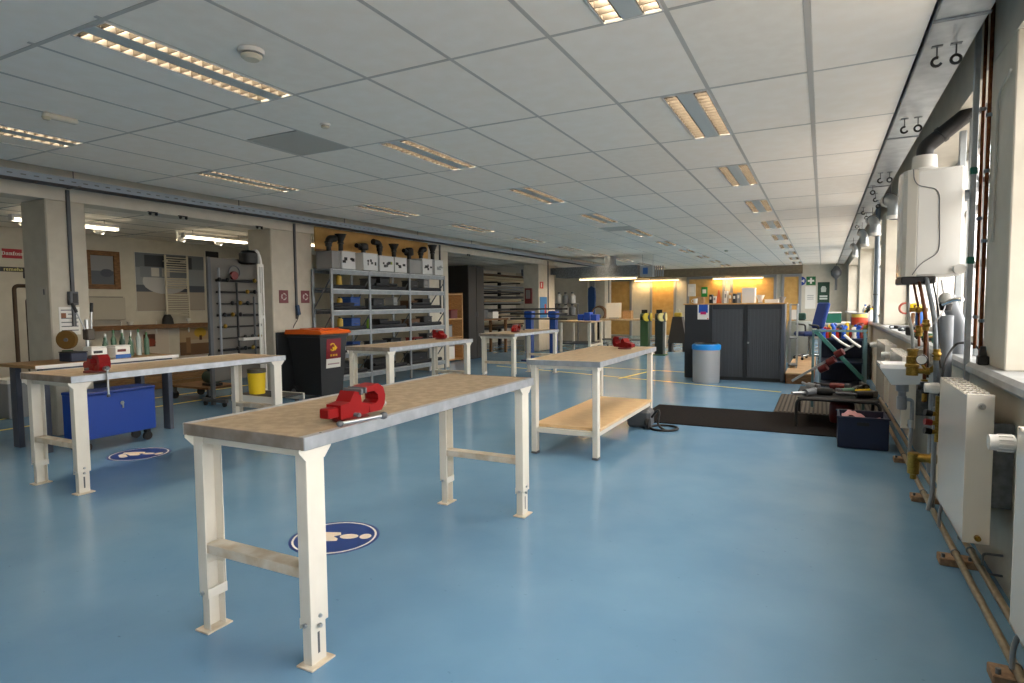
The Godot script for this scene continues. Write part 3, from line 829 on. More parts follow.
	# anthracite tambour cabinet
	var c := thing("tambour_cabinet", "anthracite cabinet with two ribbed shutter doors and beech top", "cabinet", V(-1.415, 0, -11.65))
	part(c, "carcass", mb().box(V(0, 0.69, -0.02), V(1.69, 1.34, 0.46), 0.006), M.anth)
	part(c, "end_panel", mb().box(V(-0.6, 0.69, 0.225), V(0.49, 1.34, 0.03), 0.004), mat("24272c", 0.5))
	part(c, "plinth", mb().box(V(0.24, 0.03, 0.215), V(1.2, 0.06, 0.03), 0.003), M.black)
	part(c, "cabinet_top", mb().box(V(0, 1.369, 0), V(1.74, 0.022, 0.5), 0.004), M.wood)
	part(c, "centre_post", mb().box(V(0.205, 0.70, 0.218), V(0.06, 1.28, 0.035), 0.003), mat("1d2024", 0.5))
	part(c, "side_post", mb().box(V(0.815, 0.70, 0.215), V(0.055, 1.36, 0.06), 0.003), mat("4a515c", 0.4))
	for d in [[-0.36, 0.17], [0.24, 0.785]]:
		var sh := part(c, "shutter", mb().box(V((d[0] + d[1]) / 2, 0.67, 0.205), V(d[1] - d[0], 1.21, 0.02), 0.002), mat("43474d", 0.5))
		var nsl := 17
		for k in nsl:
			part(sh, "slat", mb().box(V(lerpf(d[0] + 0.015, d[1] - 0.015, k / float(nsl - 1)), 0.67, 0.219), V(0.023, 1.2, 0.012), 0.004), mat("4b4f55", 0.5) if k % 2 else mat("474b51", 0.5))
	part(c, "lock", mb().cyl(V(0.255, 0.68, 0.225), V(0.255, 0.68, 0.235), 0.018, -1, 10), M.steel)
	var po := thing("event_poster", "white poster with blue and pink print on the cabinet end", "poster", V(-1.93, 1.235, -11.408))
	part(po, "sheet", mb().box(V(0, 0, 0.002), V(0.2, 0.29, 0.003), 0.0), M.paper)
	part(po, "print", mb().box(V(0.0, 0.05, 0.004), V(0.16, 0.15, 0.002), 0.0), mat("1a4fb0", 0.6))
	part(po, "print", mb().box(V(0.0, -0.03, 0.006), V(0.10, 0.05, 0.002), 0.0), mat("c31d6e", 0.6))
	part(po, "print", mb().box(V(0.08, -0.13, 0.004), V(0.02, 0.02, 0.002), 0.0), mat("cc3333", 0.6))
	var hk := thing("white_mug", "white mug hooked on the cabinet corner beside the poster", "mug", V(-2.08, 1.38, -11.47))
	part(hk, "cup", mb().lathe([[0, 0], [0.035, 0], [0.04, 0.09], [0.036, 0.09], [0.032, 0.01]], Vector3.ZERO, 14), M.porcelain)
	part(hk, "handle", mb().ring(V(-0.05, 0.045, 0), 0.025, 0.006, Basis(V(1, 0, 0), PI / 2), 12), M.porcelain)
	# grey bin with blue rim
	var b := thing("grey_bin", "light grey round bin with blue rim in front of the cabinet", "bin", V(-1.80, 0, -10.98))
	part(b, "drum", mb().lathe([[0, 0], [0.215, 0], [0.225, 0.02], [0.232, 0.6], [0.225, 0.6], [0.21, 0.03], [0, 0.03]], Vector3.ZERO, 28), mat("a9acb0", 0.35, 0.3))
	part(b, "blue_rim", mb().lathe([[0.232, 0.575], [0.245, 0.58], [0.245, 0.655], [0.215, 0.675], [0.205, 0.655], [0.205, 0.60]], Vector3.ZERO, 28), mat("1684d6", 0.4))
	part(b, "bin_bag", mb().lathe([[0.204, 0.60], [0.21, 0.68], [0.19, 0.69], [0.17, 0.62], [0.0, 0.60]], Vector3.ZERO, 14), M.blackg)
	# mats
	solo("rubber_mat", "black rubber mat lying beside the bench with timber shelf", "mat", mb().box(V(0, 0.006, 0), V(2.2, 0.012, 1.26), 0.004), noisy("matrub", "17161a", "221f1d", 2.0, 0.05, 0.85, 0.0, {"spec": 0.2}), V(-0.87, 0, -7.62))
	var gr := thing("floor_grating", "grey slotted steel floor grating next to the rubber mat", "grating", V(0.12, 0, -9.1))
	part(gr, "plate", mb().box(V(0, 0.005, 0), V(1.3, 0.01, 1.68), 0.002), mat("2a2623", 0.6, 0.2))
	for i in 26:
		part(gr, "bar", mb().box(V(-0.62 + i * 1.24 / 25, 0.014, 0), V(0.028, 0.008, 1.62), 0.002), mat("5d564d", 0.5, 0.4))

# ---------------------------------------------------------------- window side: heating training wall
func radiator(label: String, za: float, zb: float, y0: float, y1: float, head: bool) -> void:
	# za nearer the viewer than zb; front face at x = 0.60
	var t := thing("panel_radiator", label, "radiator", V(0.65, 0, (za + zb) * 0.5), "white panel radiators under the windows")
	var zc := (za + zb) * 0.5
	var L := za - zb
	wpart(t, "front_panel", mb().box(V(0.606, (y0 + y1) / 2, zc), V(0.014, y1 - y0 - 0.01, L - 0.004), 0.004), M.enamel)
	wpart(t, "rear_panel", mb().box(V(0.694, (y0 + y1) / 2, zc), V(0.014, y1 - y0 - 0.01, L - 0.004), 0.004), M.enamel)
	for s in [za - 0.003, zb + 0.003]:
		wpart(t, "side_cover", mb().box(V(0.65, (y0 + y1) / 2, s), V(0.104, y1 - y0, 0.006), 0.002), M.enamel)
	var fin := mb()
	for i in 18: fin.box(V(0.65, (y0 + y1) / 2, lerpf(za - 0.03, zb + 0.03, i / 17.0)), V(0.07, y1 - y0 - 0.06, 0.003), 0.0)
	var fp := wpart(t, "convector_fins", fin, mat("c9c8c4", 0.5))
	fp.set_meta("kind", "stuff")
	for i in 9:
		wpart(t, "grille_bar", mb().box(V(0.65, y1 - 0.004, lerpf(za - 0.02, zb + 0.02, i / 8.0)), V(0.1, 0.008, 0.022), 0.002), M.enamel)
	for x in [0.622, 0.65, 0.678]: wpart(t, "grille_rail", mb().box(V(x, y1 - 0.003, zc), V(0.006, 0.006, L - 0.01), 0.001), M.enamel)
	wpart(t, "vent_plug", mb().cyl(V(0.655, y1 - 0.055, za - 0.002), V(0.655, y1 - 0.055, za + 0.014), 0.017, 0.013, 12).cyl(V(0.655, y1 - 0.055, za + 0.013), V(0.655, y1 - 0.055, za + 0.02), 0.006, -1, 8), M.chrome)
	wpart(t, "drain_plug", mb().cyl(V(0.655, y0 + 0.03, za - 0.002), V(0.655, y0 + 0.03, za + 0.02), 0.013, -1, 10), M.brass)
	for z in [za - 0.12, zb + 0.12]:
		wpart(t, "wall_bracket", mb().box(V(0.752, (y0 + y1) / 2, z), V(0.10, 0.4, 0.03), 0.002), M.galvd)
	if head:
		var vz := zb - 0.045
		wpart(t, "valve_body", mb().cyl(V(0.65, y1 - 0.07, zb + 0.002), V(0.65, y1 - 0.07, vz - 0.015), 0.011, -1, 10).cyl(V(0.65, y1 - 0.07, vz), V(0.60, y1 - 0.07, vz), 0.015, -1, 10).cyl(V(0.65, y1 - 0.07, vz), V(0.65, y1 - 0.15, vz), 0.009, -1, 10), M.chrome)
		var kn := wpart(t, "thermostat_head", mb().cyl(V(0.60, y1 - 0.07, vz), V(0.53, y1 - 0.07, vz), 0.030, 0.027, 18).cyl(V(0.605, y1 - 0.07, vz), V(0.595, y1 - 0.07, vz), 0.022, -1, 14), M.plastic)
		var rb := mb()
		for i in 12: rb.bar(V(0.595, y1 - 0.07 + 0.030 * sin(TAU * i / 12), vz + 0.030 * cos(TAU * i / 12)), V(0.555, y1 - 0.07 + 0.029 * sin(TAU * i / 12), vz + 0.029 * cos(TAU * i / 12)), 0.004, 0.004, 0.0)
		wpart(kn, "grip_ribs", rb, M.plastic).set_meta("kind", "stuff")

func pipe(label: String, pts: Array, r: float, m: Material, rad := 0.05, clamps := [], called := "pipe", cat := "pipe", clamp_to := 0.80) -> Node3D:
	var t := thing(called, label, cat, pts[0])
	wpart(t, "run", mb().tube(pts, r, 10, rad), m)
	for c in clamps:
		wpart(t, "clamp", mb().cyl(c - V(0, 0.009, 0), c + V(0, 0.009, 0), r + 0.006, -1, 12).bar(c, V(clamp_to, c.y, c.z), 0.008, 0.008, 0.0), M.galvd)
	return t

func window_side() -> void:
	radiator("white panel radiator with vent plug, next to the brass valves", -3.41, -4.12, 0.27, 0.965, true)
	radiator("nearest white panel radiator, cut by the picture's edge", -1.65, -2.60, 0.27, 0.965, true)
	radiator("white panel radiator behind the small wash basin", -5.95, -7.0, 0.33, 0.93, true)
	radiator("farther white panel radiator beyond the basin, beside the low tube stand", -7.5, -8.6, 0.31, 0.93, true)
	# heating pipes along the skirting
	pipe("front bronze heating pipe along the foot of the window wall", [V(0.65, 0.06, 1.0), V(0.65, 0.06, -9.5)], 0.016, noisy("bronze", "8d826e", "a89c86", 2.0, 0.03, 0.4, 0.5), 0.0, [], "skirting_pipe")
	pipe("rear bronze heating pipe along the foot of the window wall", [V(0.715, 0.085, 1.0), V(0.715, 0.085, -9.5)], 0.016, mats["bronze"], 0.0, [], "skirting_pipe")
	var bl := [[-2.72, "first"], [-3.85, "second"], [-5.0, "third"], [-6.15, "fourth"]]
	for b in bl:
		var t := thing("pipe_bracket", "%s wooden block with pipe clips under the skirting pipes" % b[1], "bracket", V(0.66, 0, b[0]), "wooden pipe blocks")
		part(t, "block", mb().box(V(0, 0.02, 0), V(0.17, 0.04, 0.10), 0.004), noisy("blockwood", "7d6650", "9a8068", 3.0, 0.03, 0.7))
		for x in [-0.055, 0.06]:
			part(t, "bolt", mb().cyl(V(x - 0.012, 0.04, 0.03), V(x - 0.012, 0.06, 0.03), 0.009, -1, 6), M.galvd)
		part(t, "pipe_clip", mb().ring(V(-0.01, 0.06, 0), 0.018, 0.004, Basis(V(1, 0, 0), PI / 2), 14), M.galvd)
		part(t, "pipe_clip", mb().ring(V(0.055, 0.085, 0), 0.018, 0.004, Basis(V(1, 0, 0), PI / 2), 14).bar(V(0.055, 0.065, 0), V(0.055, 0.04, 0), 0.008, 0.008, 0.0), M.galvd)
	for z in [-2.95, -3.62, -4.75]:
		solo("wall_hook", "steel loop bracket on the wall %s" % ["beside the nearest radiator's pipes", "under the radiator with the vent plug", "below the brass valves"][[-2.95, -3.62, -4.75].find(z)], "bracket", mb().tube([V(0.80, 0.16, 0), V(0.72, 0.16, 0), V(0.72, 0.06, 0), V(0.80, 0.06, 0)], 0.006, 6, 0.02), M.galvd, V(0, 0, z), "steel wall loops")
	pipe("bent grey tail pipe below the nearest radiator", [V(0.65, 0.80, -2.645), V(0.65, 0.25, -2.645), V(0.63, 0.16, -2.68), V(0.63, 0.075, -2.68)], 0.009, M.pvc, 0.06)
	pipe("bent grey tail pipe below the radiator with the vent plug", [V(0.65, 0.80, -4.165), V(0.65, 0.28, -4.165), V(0.63, 0.17, -4.22), V(0.63, 0.075, -4.22)], 0.009, M.pvc, 0.06)
	pipe("straight grey tail pipe beside the radiator with the vent plug", [V(0.715, 0.26, -3.95), V(0.715, 0.10, -3.95)], 0.009, M.pvc)
	# strut frame carrying the boiler
	var fr := thing("strut_frame", "galvanised strut frame standing on the sill behind the boiler", "frame", V(0.83, 1.045, -4.7))
	for p in [[0.87, -4.72, 2.60], [0.87, -5.05, 2.60], [0.87, -5.4, 2.60]]:
		wpart(fr, "upright", mb().box(V(p[0], (1.045 + p[2]) / 2, p[1]), V(0.04, p[2] - 1.045, 0.04), 0.003), M.galv)
	for y in [1.62, 2.12]: wpart(fr, "rail", mb().box(V(0.87, y, -5.0), V(0.041, 0.04, 0.9), 0.003), M.galv)
	wpart(fr, "upright", mb().box(V(0.742, 1.52, -4.27), V(0.028, 3.04, 0.03), 0.003), M.galv)
	wpart(fr, "tie", mb().bar(V(0.742, 2.12, -4.27), V(0.87, 2.12, -4.72), 0.02, 0.03, 0.002), M.greyd)
	wpart(fr, "green_clamp", mb().box(V(0.742, 2.12, -4.27), V(0.034, 0.04, 0.04), 0.004), M.teal)
	wpart(fr, "green_clamp", mb().box(V(0.742, 1.62, -4.27), V(0.034, 0.04, 0.04), 0.004), M.teal)
	# combi boiler
	var b := thing("wall_boiler", "white wall-hung boiler with curved front cover line and black flue", "boiler", V(0.66, 1.58, -5.17))
	wpart(b, "casing", mb().box(V(0.685, 1.95, -5.17), V(0.27, 0.72, 0.44), 0.015), M.plastic)
	var fc := mb()
	var prof := []
	for i in 9:
		var a := PI * i / 8.0
		prof.append(Vector2(-5.17 + 0.22 * cos(a), 0.555 - 0.085 * pow(sin(a), 0.5)))
	prof.append(Vector2(-5.39, 0.56)); prof.append(Vector2(-4.95, 0.56))
	fc.prism(prof, 0.72, V(0, 1.59, 0), Basis(V(0, 0, 1), V(1, 0, 0), V(0, 1, 0)))
	wpart(b, "front_cover", fc, M.enamel)
	wpart(b, "cover_line", mb().tube([V(0.53, 2.31, -4.948), V(0.535, 2.24, -4.948), V(0.56, 2.20, -4.948), V(0.66, 2.17, -4.948), V(0.68, 2.13, -4.948), V(0.69, 1.80, -4.948), V(0.68, 1.74, -4.948), V(0.58, 1.67, -4.948), V(0.54, 1.60, -4.948)], 0.003, 6, 0.05), M.greyd, "dark curved joint line of the cover")
	wpart(b, "bottom_tray", mb().box(V(0.58, 1.565, -5.17), V(0.2, 0.05, 0.4), 0.008), mat("2a2828", 0.5))
	wpart(b, "collar", mb().lathe([[0.10, 2.31], [0.10, 2.33], [0.078, 2.345], [0.072, 2.43], [0.0, 2.43]], V(0.615, 0, -5.15), 20), M.plastic)
	wpart(b, "flue", mb().tube([V(0.615, 2.42, -5.15), V(0.615, 2.49, -5.15), V(0.90, 2.725, -5.15)], 0.052, 14, 0.07), M.black)
	wpart(b, "flue_ring", mb().cyl(V(0.70, 2.56, -5.15), V(0.717, 2.574, -5.15), 0.058, -1, 14), M.black)
	wpart(b, "hanging_rail", mb().box(V(0.835, 2.12, -5.17), V(0.03, 0.06, 0.4), 0.003), M.galvd)
	wpart(b, "side_knob", mb().cyl(V(0.80, 1.63, -4.95), V(0.80, 1.63, -4.92), 0.035, -1, 14), mat("cfcdc6", 0.5))
	b.position.y -= 0.03
	# copper risers
	pipe("left copper riser between strut and window pier", [V(0.772, 1.12, -4.25), V(0.772, 3.04, -4.25)], 0.009, M.copper, 0.0, [V(0.772, 2.45, -4.25), V(0.772, 1.85, -4.25), V(0.772, 1.3, -4.25)], "copper_riser", "pipe", 0.87)
	pipe("right copper riser close against the window pier", [V(0.788, 1.08, -4.19), V(0.788, 3.04, -4.19)], 0.010, M.copper, 0.0, [V(0.788, 2.40, -4.19), V(0.788, 2.1, -4.19), V(0.788, 1.72, -4.19), V(0.788, 1.28, -4.19)], "copper_riser", "pipe", 0.80)
	pipe("thin steel conduit bent round the window pier", [V(0.79, 1.7, -4.02), V(0.79, 2.42, -4.02), V(0.785, 2.46, -3.95), V(0.785, 2.5, -3.76)], 0.006, mat("c3bfb4", 0.5), 0.03, [], "conduit")
	solo("pipe_cover", "long black trunking strip behind the copper risers", "trunking", mb().box(V(0, 0.55, 0), V(0.03, 1.1, 0.06), 0.003), M.black, V(0.84, 1.6, -4.24))
	# grey waste pipes
	pipe("thick grey waste pipe rising behind the radiator valve", [V(0.69, 0.55, -4.62), V(0.69, 1.10, -4.62), V(0.69, 1.15, -4.60), V(0.69, 1.30, -4.60)], 0.038, M.pvc, 0.03, [], "waste_pipe")
	pipe("thick grey waste pipe leaning below the boiler tray", [V(0.80, 1.046, -4.85), V(0.80, 1.22, -4.85), V(0.735, 1.36, -4.80), V(0.72, 1.42, -4.80)], 0.045, M.pvc, 0.08, [], "waste_pipe")
	var fu := thing("tundish", "white round condensate trap hanging under the boiler", "trap", V(0.70, 1.40, -4.72))
	part(fu, "bowl", mb().ball(Vector3.ZERO, V(0.042, 0.045, 0.042), 14), mat("b4b4b0", 0.5))
	part(fu, "ring", mb().cyl(V(0, -0.07, 0), V(0, -0.025, 0), 0.03, 0.038, 14), M.black)
	# silver and copper drops below the boiler
	pipe("silver gas pipe dropping from the boiler to the floor pipes", [V(0.625, 1.545, -4.98), V(0.625, 1.40, -4.75), V(0.625, 1.25, -4.55), V(0.635, 0.9, -4.52), V(0.635, 0.10, -4.52)], 0.014, M.galvd, 0.1, [], "gas_pipe")
	pipe("copper drop pipe left of the silver gas pipe", [V(0.585, 1.545, -5.02), V(0.585, 1.30, -4.62), V(0.585, 0.75, -4.60)], 0.011, M.copper, 0.08, [], "copper_drop")
	pipe("thin brown water pipe beside the copper drop", [V(0.56, 1.545, -5.1), V(0.56, 1.35, -4.75), V(0.56, 1.10, -4.68)], 0.008, M.copper, 0.08, [], "copper_drop")
	pipe("grey pipe under the sill with blue tail", [V(0.63, 0.74, -4.48), V(0.63, 0.20, -4.48), V(0.61, 0.09, -4.48)], 0.013, M.pvc, 0.05, [], "waste_pipe")
	pipe("second grey pipe between basin and brass valve", [V(0.66, 0.78, -4.85), V(0.66, 0.24, -4.85)], 0.016, M.pvc, 0.05, [], "waste_pipe")
	var tp := thing("isolating_valve", "brass tap with cross handle under the boiler", "valve", V(0.555, 1.335, -4.72))
	part(tp, "body", mb().cyl(V(-0.05, 0, 0), V(0.05, 0, 0), 0.014, -1, 10).ball(Vector3.ZERO, V(0.022, 0.022, 0.022), 10), M.brass)
	part(tp, "handle", mb().bar(V(-0.02, 0.03, -0.03), V(-0.02, 0.03, 0.03), 0.01, 0.01, 0.002).cyl(V(-0.02, 0, 0), V(-0.02, 0.03, 0), 0.006, -1, 8), M.brass)
	# brass safety groups
	var bg := thing("backflow_preventer", "large brass backflow preventer standing before the basin", "valve", V(0.515, 0.92, -4.58))
	part(bg, "barrel", mb().lathe([[0.0, 0.0], [0.034, 0.0], [0.034, 0.05], [0.040, 0.055], [0.040, 0.07], [0.034, 0.075], [0.034, 0.12], [0.028, 0.125], [0.028, 0.15], [0.033, 0.155], [0.033, 0.17], [0.0, 0.17]], Vector3.ZERO, 18), M.brass)
	part(bg, "side_branch", mb().tube([V(0.02, 0.03, 0), V(0.09, 0.03, 0.01), V(0.12, 0.06, 0.02)], 0.018, 10, 0.03), M.brass)
	part(bg, "union_nut", mb().cyl(V(0.07, 0.03, 0.005), V(0.095, 0.032, 0.012), 0.025, -1, 6), M.brass)
	var tv := thing("tee_valve", "heavy brass elbow valve low beside the radiator", "valve", V(0.54, 0.25, -4.60))
	part(tv, "barrel", mb().lathe([[0.0, 0.0], [0.018, 0.0], [0.018, 0.03], [0.034, 0.035], [0.036, 0.16], [0.030, 0.17], [0.0, 0.17]], Vector3.ZERO, 16), M.brass)
	part(tv, "arm", mb().cyl(V(0, 0.14, 0), V(0.12, 0.145, 0.03), 0.028, -1, 14).cyl(V(0.085, 0.145, 0.02), V(0.11, 0.145, 0.028), 0.036, -1, 8), M.brass)
	var gv := thing("filling_group", "cluster of black, red and brass valve caps beside the radiator", "valve", V(0.60, 0.60, -4.40))
	for i in 3:
		part(gv, "valve_cap", mb().cyl(V(0.0, i * 0.055, 0.0), V(-0.035, i * 0.055 + 0.006, 0.01), 0.02, -1, 12), [M.blackg, mat("8c1f1f", 0.4), M.blackg][i])
		part(gv, "valve_stem", mb().cyl(V(0.0, i * 0.055, 0.0), V(0.035, i * 0.055, 0.0), 0.015, -1, 10), M.brass)
	part(gv, "manifold", mb().cyl(V(0.03, -0.06, 0), V(0.03, 0.22, 0), 0.013, -1, 10), M.brass)
	var bv := thing("mixing_valve", "black bodied valve behind the thermostat head", "valve", V(0.575, 0.82, -4.50))
	part(bv, "body", mb().cyl(V(0, 0, 0), V(0, 0.07, 0), 0.026, -1, 12).cyl(V(-0.04, 0.035, 0), V(0.05, 0.035, 0), 0.018, -1, 12), M.blackg)
	part(bv, "brass_foot", mb().cyl(V(0, -0.05, 0), V(0, 0, 0), 0.015, -1, 10), M.brass)
	solo("power_cable", "black cable looping from the sill down behind the pipes", "cable", mb().tube([V(0.79, 1.10, -4.10), V(0.775, 1.15, -4.32), V(0.74, 1.13, -4.6), V(0.67, 1.02, -4.50), V(0.645, 0.86, -4.42), V(0.63, 0.8, -4.40)], 0.007, 8, 0.1), M.black)
	var pg := thing("power_plug", "black plug socket standing on the sill by the pier", "plug", V(0.775, 1.0455, -4.06))
	part(pg, "socket", mb().box(V(0, 0.025, 0), V(0.05, 0.05, 0.05), 0.006), M.blackg)
	part(pg, "plug_body", mb().cyl(V(0, 0.05, 0), V(0.0, 0.10, 0), 0.02, 0.012, 10), M.black)
	solo("sensor_lead", "black lead drooping from the boiler's underside", "cable", mb().tube([V(0.66, 1.53, -4.97), V(0.665, 1.42, -4.85), V(0.66, 1.30, -4.68), V(0.645, 1.15, -4.58), V(0.655, 0.98, -4.50)], 0.006, 8, 0.08), M.black)
	# more fittings under the boiler
	pipe("braided hose curving from the boiler to the brass group", [V(0.53, 1.535, -5.08), V(0.52, 1.42, -4.95), V(0.50, 1.30, -4.72), V(0.515, 1.20, -4.62), V(0.515, 1.092, -4.58)], 0.010, mat("8f9290", 0.4, 0.6), 0.1, [], "braided_hose", "hose")
	pipe("dark heating return between the copper drops", [V(0.605, 1.535, -5.16), V(0.605, 1.38, -4.9), V(0.605, 1.1, -4.68), V(0.605, 0.90, -4.66)], 0.011, mat("3a2c22", 0.45, 0.5), 0.1, [], "heating_return")
	pipe("short chrome link from the risers to the waste pipes", [V(0.735, 1.40, -4.40), V(0.70, 1.40, -4.44), V(0.655, 1.37, -4.50)], 0.012, M.chrome, 0.03, [], "chrome_link")
	pipe("thin grey wire sagging below the boiler", [V(0.71, 1.53, -4.98), V(0.70, 1.36, -4.70), V(0.64, 1.30, -4.48), V(0.60, 1.25, -4.46)], 0.004, M.grey, 0.1, [], "thin_wire", "wire")
	for i in 4:
		var p: Vector3 = [V(0.585, 1.24, -4.617), V(0.635, 1.06, -4.528), V(0.585, 0.86, -4.602), V(0.56, 1.20, -4.70)][i]
		var t := thing("ball_valve", "brass ball valve with %s lever on the pipes below the boiler" % ["a red", "a black", "a blue", "an orange"][i], "valve", p, "ball valves below the boiler")
		part(t, "body", mb().cyl(V(0, -0.035, 0), V(0, 0.035, 0), 0.020, -1, 8).ball(Vector3.ZERO, V(0.027, 0.024, 0.027), 10), M.brass)
		part(t, "lever", mb().bar(V(-0.025, 0.0, 0.0), V(-0.03, -0.005, 0.075), 0.012, 0.006, 0.001).cyl(V(-0.03, 0, 0), V(0, 0, 0), 0.006, -1, 6), [mat("8c1f1f", 0.4), M.blackg, M.bluepl, M.orange][i])
	var pg2 := thing("pressure_gauge", "small round pressure gauge left of the silver gas pipe", "gauge", V(0.555, 1.03, -4.50))
	part(pg2, "case", mb().cyl(V(0, 0, 0), V(-0.005, 0, 0.03), 0.032, -1, 16), M.blackg)
	part(pg2, "dial", mb().cyl(V(-0.005, 0, 0.03), V(-0.0052, 0, 0.031), 0.027, -1, 16), M.paper)
	part(pg2, "stem", mb().cyl(V(0, -0.03, 0.01), V(0.02, -0.06, 0), 0.008, -1, 8), M.brass)
	# wash basin
	var s := thing("wash_basin", "small white ceramic wash basin with grey trap beside the brass fittings", "basin", V(0.57, 0.74, -5.62))
	var bas := mb()
	var top := [V(-0.165, 0.165, 0.17), V(0.22, 0.165, 0.17), V(0.22, 0.165, -0.17), V(-0.165, 0.165, -0.17)]
	var bot := [V(-0.08, 0.0, 0.09), V(0.20, 0.02, 0.10), V(0.20, 0.02, -0.10), V(-0.08, 0.0, -0.09)]
	var inn := [V(-0.14, 0.165, 0.145), V(0.14, 0.165, 0.145), V(0.14, 0.165, -0.145), V(-0.14, 0.165, -0.145)]
	var deep := [V(-0.08, 0.05, 0.08), V(0.09, 0.05, 0.08), V(0.09, 0.05, -0.08), V(-0.08, 0.05, -0.08)]
	for i in 4:
		var j := (i + 1) % 4
		var o: Vector3 = (top[i] + top[j] - V(0.055, 0.33, 0)) * 0.5
		var rim: Vector3 = V(0, -0.03, 0)
		bas.quad(top[i], top[j], top[j] + rim, top[i] + rim, o.normalized())
		bas.quad(top[i] + rim, top[j] + rim, bot[j], bot[i], (o.normalized() - V(0, 0.6, 0)).normalized())
		bas.quad(top[i], top[j], inn[j], inn[i], V(0, 1, 0))
		bas.quad(inn[i], inn[j], deep[j], deep[i], (-o.normalized() + V(0, 0.5, 0)).normalized())
	bas.quad(bot[0], bot[1], bot[2], bot[3], V(0, -1, 0))
	bas.quad(deep[0], deep[1], deep[2], deep[3], V(0, 1, 0))
	part(s, "bowl", bas, M.porcelain)
	part(s, "trap", mb().lathe([[0.0, -0.20], [0.032, -0.20], [0.036, -0.19], [0.036, -0.10], [0.028, -0.09], [0.028, -0.06], [0.045, -0.055], [0.045, -0.005], [0.03, 0.005]], V(0.0, 0, 0), 16), M.pvc)
	part(s, "waste_tail", mb().tube([V(0.02, -0.12, 0), V(0.07, -0.12, 0), V(0.07, -0.3, 0), V(0.06, -0.56, 0)], 0.014, 8, 0.04), M.pvc)
	part(s, "waste_union", mb().cyl(V(0.065, -0.34, 0), V(0.065, -0.28, 0), 0.023, -1, 8), M.steel)
	part(s, "wall_bracket", mb().box(V(0.213, 0.09, 0), V(0.03, 0.12, 0.2), 0.003), M.galvd)
	part(s, "tap", mb().tube([V(0.17, 0.165, 0), V(0.17, 0.27, 0), V(0.12, 0.29, 0), V(0.06, 0.26, 0)], 0.011, 8, 0.04), M.chrome)
	# clips hung below the trunking
	var cz := [-4.0, -5.45, -7.6]
	for i in 3:
		for k in 2:
			clip_rack(V(0.52 + k * 0.085, 2.755, cz[i] - 0.02), "black pipe clip on a rod below the trunking, %s of the %s pair" % [["C shaped one", "closed one"][k], ["first", "second", "third"][i]], k == 1)
	for i in 8:
		clip_rack(V(0.50 + 0.07 * (i % 3), 2.755, -8.4 - i * 0.62), "small pipe clip, %s along the far trunking run" % ["first", "second", "third", "fourth", "fifth", "sixth", "seventh", "eighth"][i], i % 2 == 0)
	# flue elbows hanging below the trunking further on
	var fz := [[-8.1, 0.072, 0.70], [-10.0, 0.064, 0.64], [-11.8, 0.06, 0.60], [-14.6, 0.055, 0.58]]
	for i in fz.size():
		var z: float = fz[i][0]
		var r: float = fz[i][1]
		var x: float = fz[i][2]
		var t := thing("flue_elbow", "%s grey flue elbow with pale rim hanging below the trunking" % ["first", "second", "third", "fourth"][i], "duct", V(x, 2.34, z), "flue elbows along the windows")
		part(t, "elbow", mb().tube([V(0, 0.0, 0), V(0, 0.14, 0), V(-0.03, 0.2, -0.1), V(-0.04, 0.24, -0.45)], r, 16, 0.14), M.galv)
		part(t, "rim", mb().lathe([[r * 0.8, -0.03], [r * 1.12, -0.03], [r * 1.12, 0.01], [r, 0.012]], Vector3.ZERO, 18), M.plastic)
		part(t, "inner", mb().lathe([[0, 0.0], [r * 0.8, -0.03]], Vector3.ZERO, 18), M.greyd)
		part(t, "band", mb().cyl(V(-0.03, 0.21, -0.13), V(-0.032, 0.215, -0.17), r * 1.08, -1, 16), M.greyd)
		part(t, "rod", mb().cyl(V(-0.03, 0.21, -0.15), V(-0.03, 0.39, -0.15), 0.005, -1, 6), M.greyd)
	# tall blue-grey downpipe before the second pier
	pipe("tall blue-grey downpipe standing on the sill at the second pier", [V(0.76, 1.046, -11.4), V(0.76, 3.04, -11.4)], 0.035, mat("8796a6", 0.4, 0.2), 0.0, [V(0.76, 1.5, -11.4)], "downpipe")
	# tools on the sill
	var hg := thing("pipe_cutter", "blue and yellow hand machine with red hose coil on the sill", "tool", V(0.88, 1.045, -7.6))
	part(hg, "foot", mb().bar(V(-0.06, 0.0, 0.06), V(-0.03, 0.22, 0.0), 0.03, 0.03, 0.004), M.woodd)
	part(hg, "motor", mb().ball(V(0.03, 0.16, 0), V(0.045, 0.13, 0.06), 12), M.bluepl)
	part(hg, "head", mb().ball(V(-0.02, 0.28, 0), V(0.07, 0.045, 0.05), 12), M.yellow)
	part(hg, "hose_coil", mb().ring(V(-0.10, 0.27, 0.0), 0.055, 0.012, Basis(V(1, 0, 0), PI / 2), 16), mat("b05a4a", 0.5))
	var sc := [["black", 0.10, 0.05, -6.75, "black pipe tong lying on the sill nearest the boiler"], ["teal", 0.09, 0.07, -7.0, "dark green press tool lying on the sill"], ["black", 0.13, 0.09, -7.25, "black drill body lying on the sill"], ["greyd", 0.10, 0.05, -8.3, "grey clamp lying on the sill beyond the blue machine"], ["black", 0.12, 0.04, -9.0, "black flat wrench lying on the sill"], ["green", 0.08, 0.06, -6.4, "green angle valve lying on the sill"], ["brass", 0.06, 0.05, -6.2, "brass coupling lying on the sill"], ["teal", 0.07, 0.06, -5.9, "teal pipe holder lying on the sill near the basin"]]
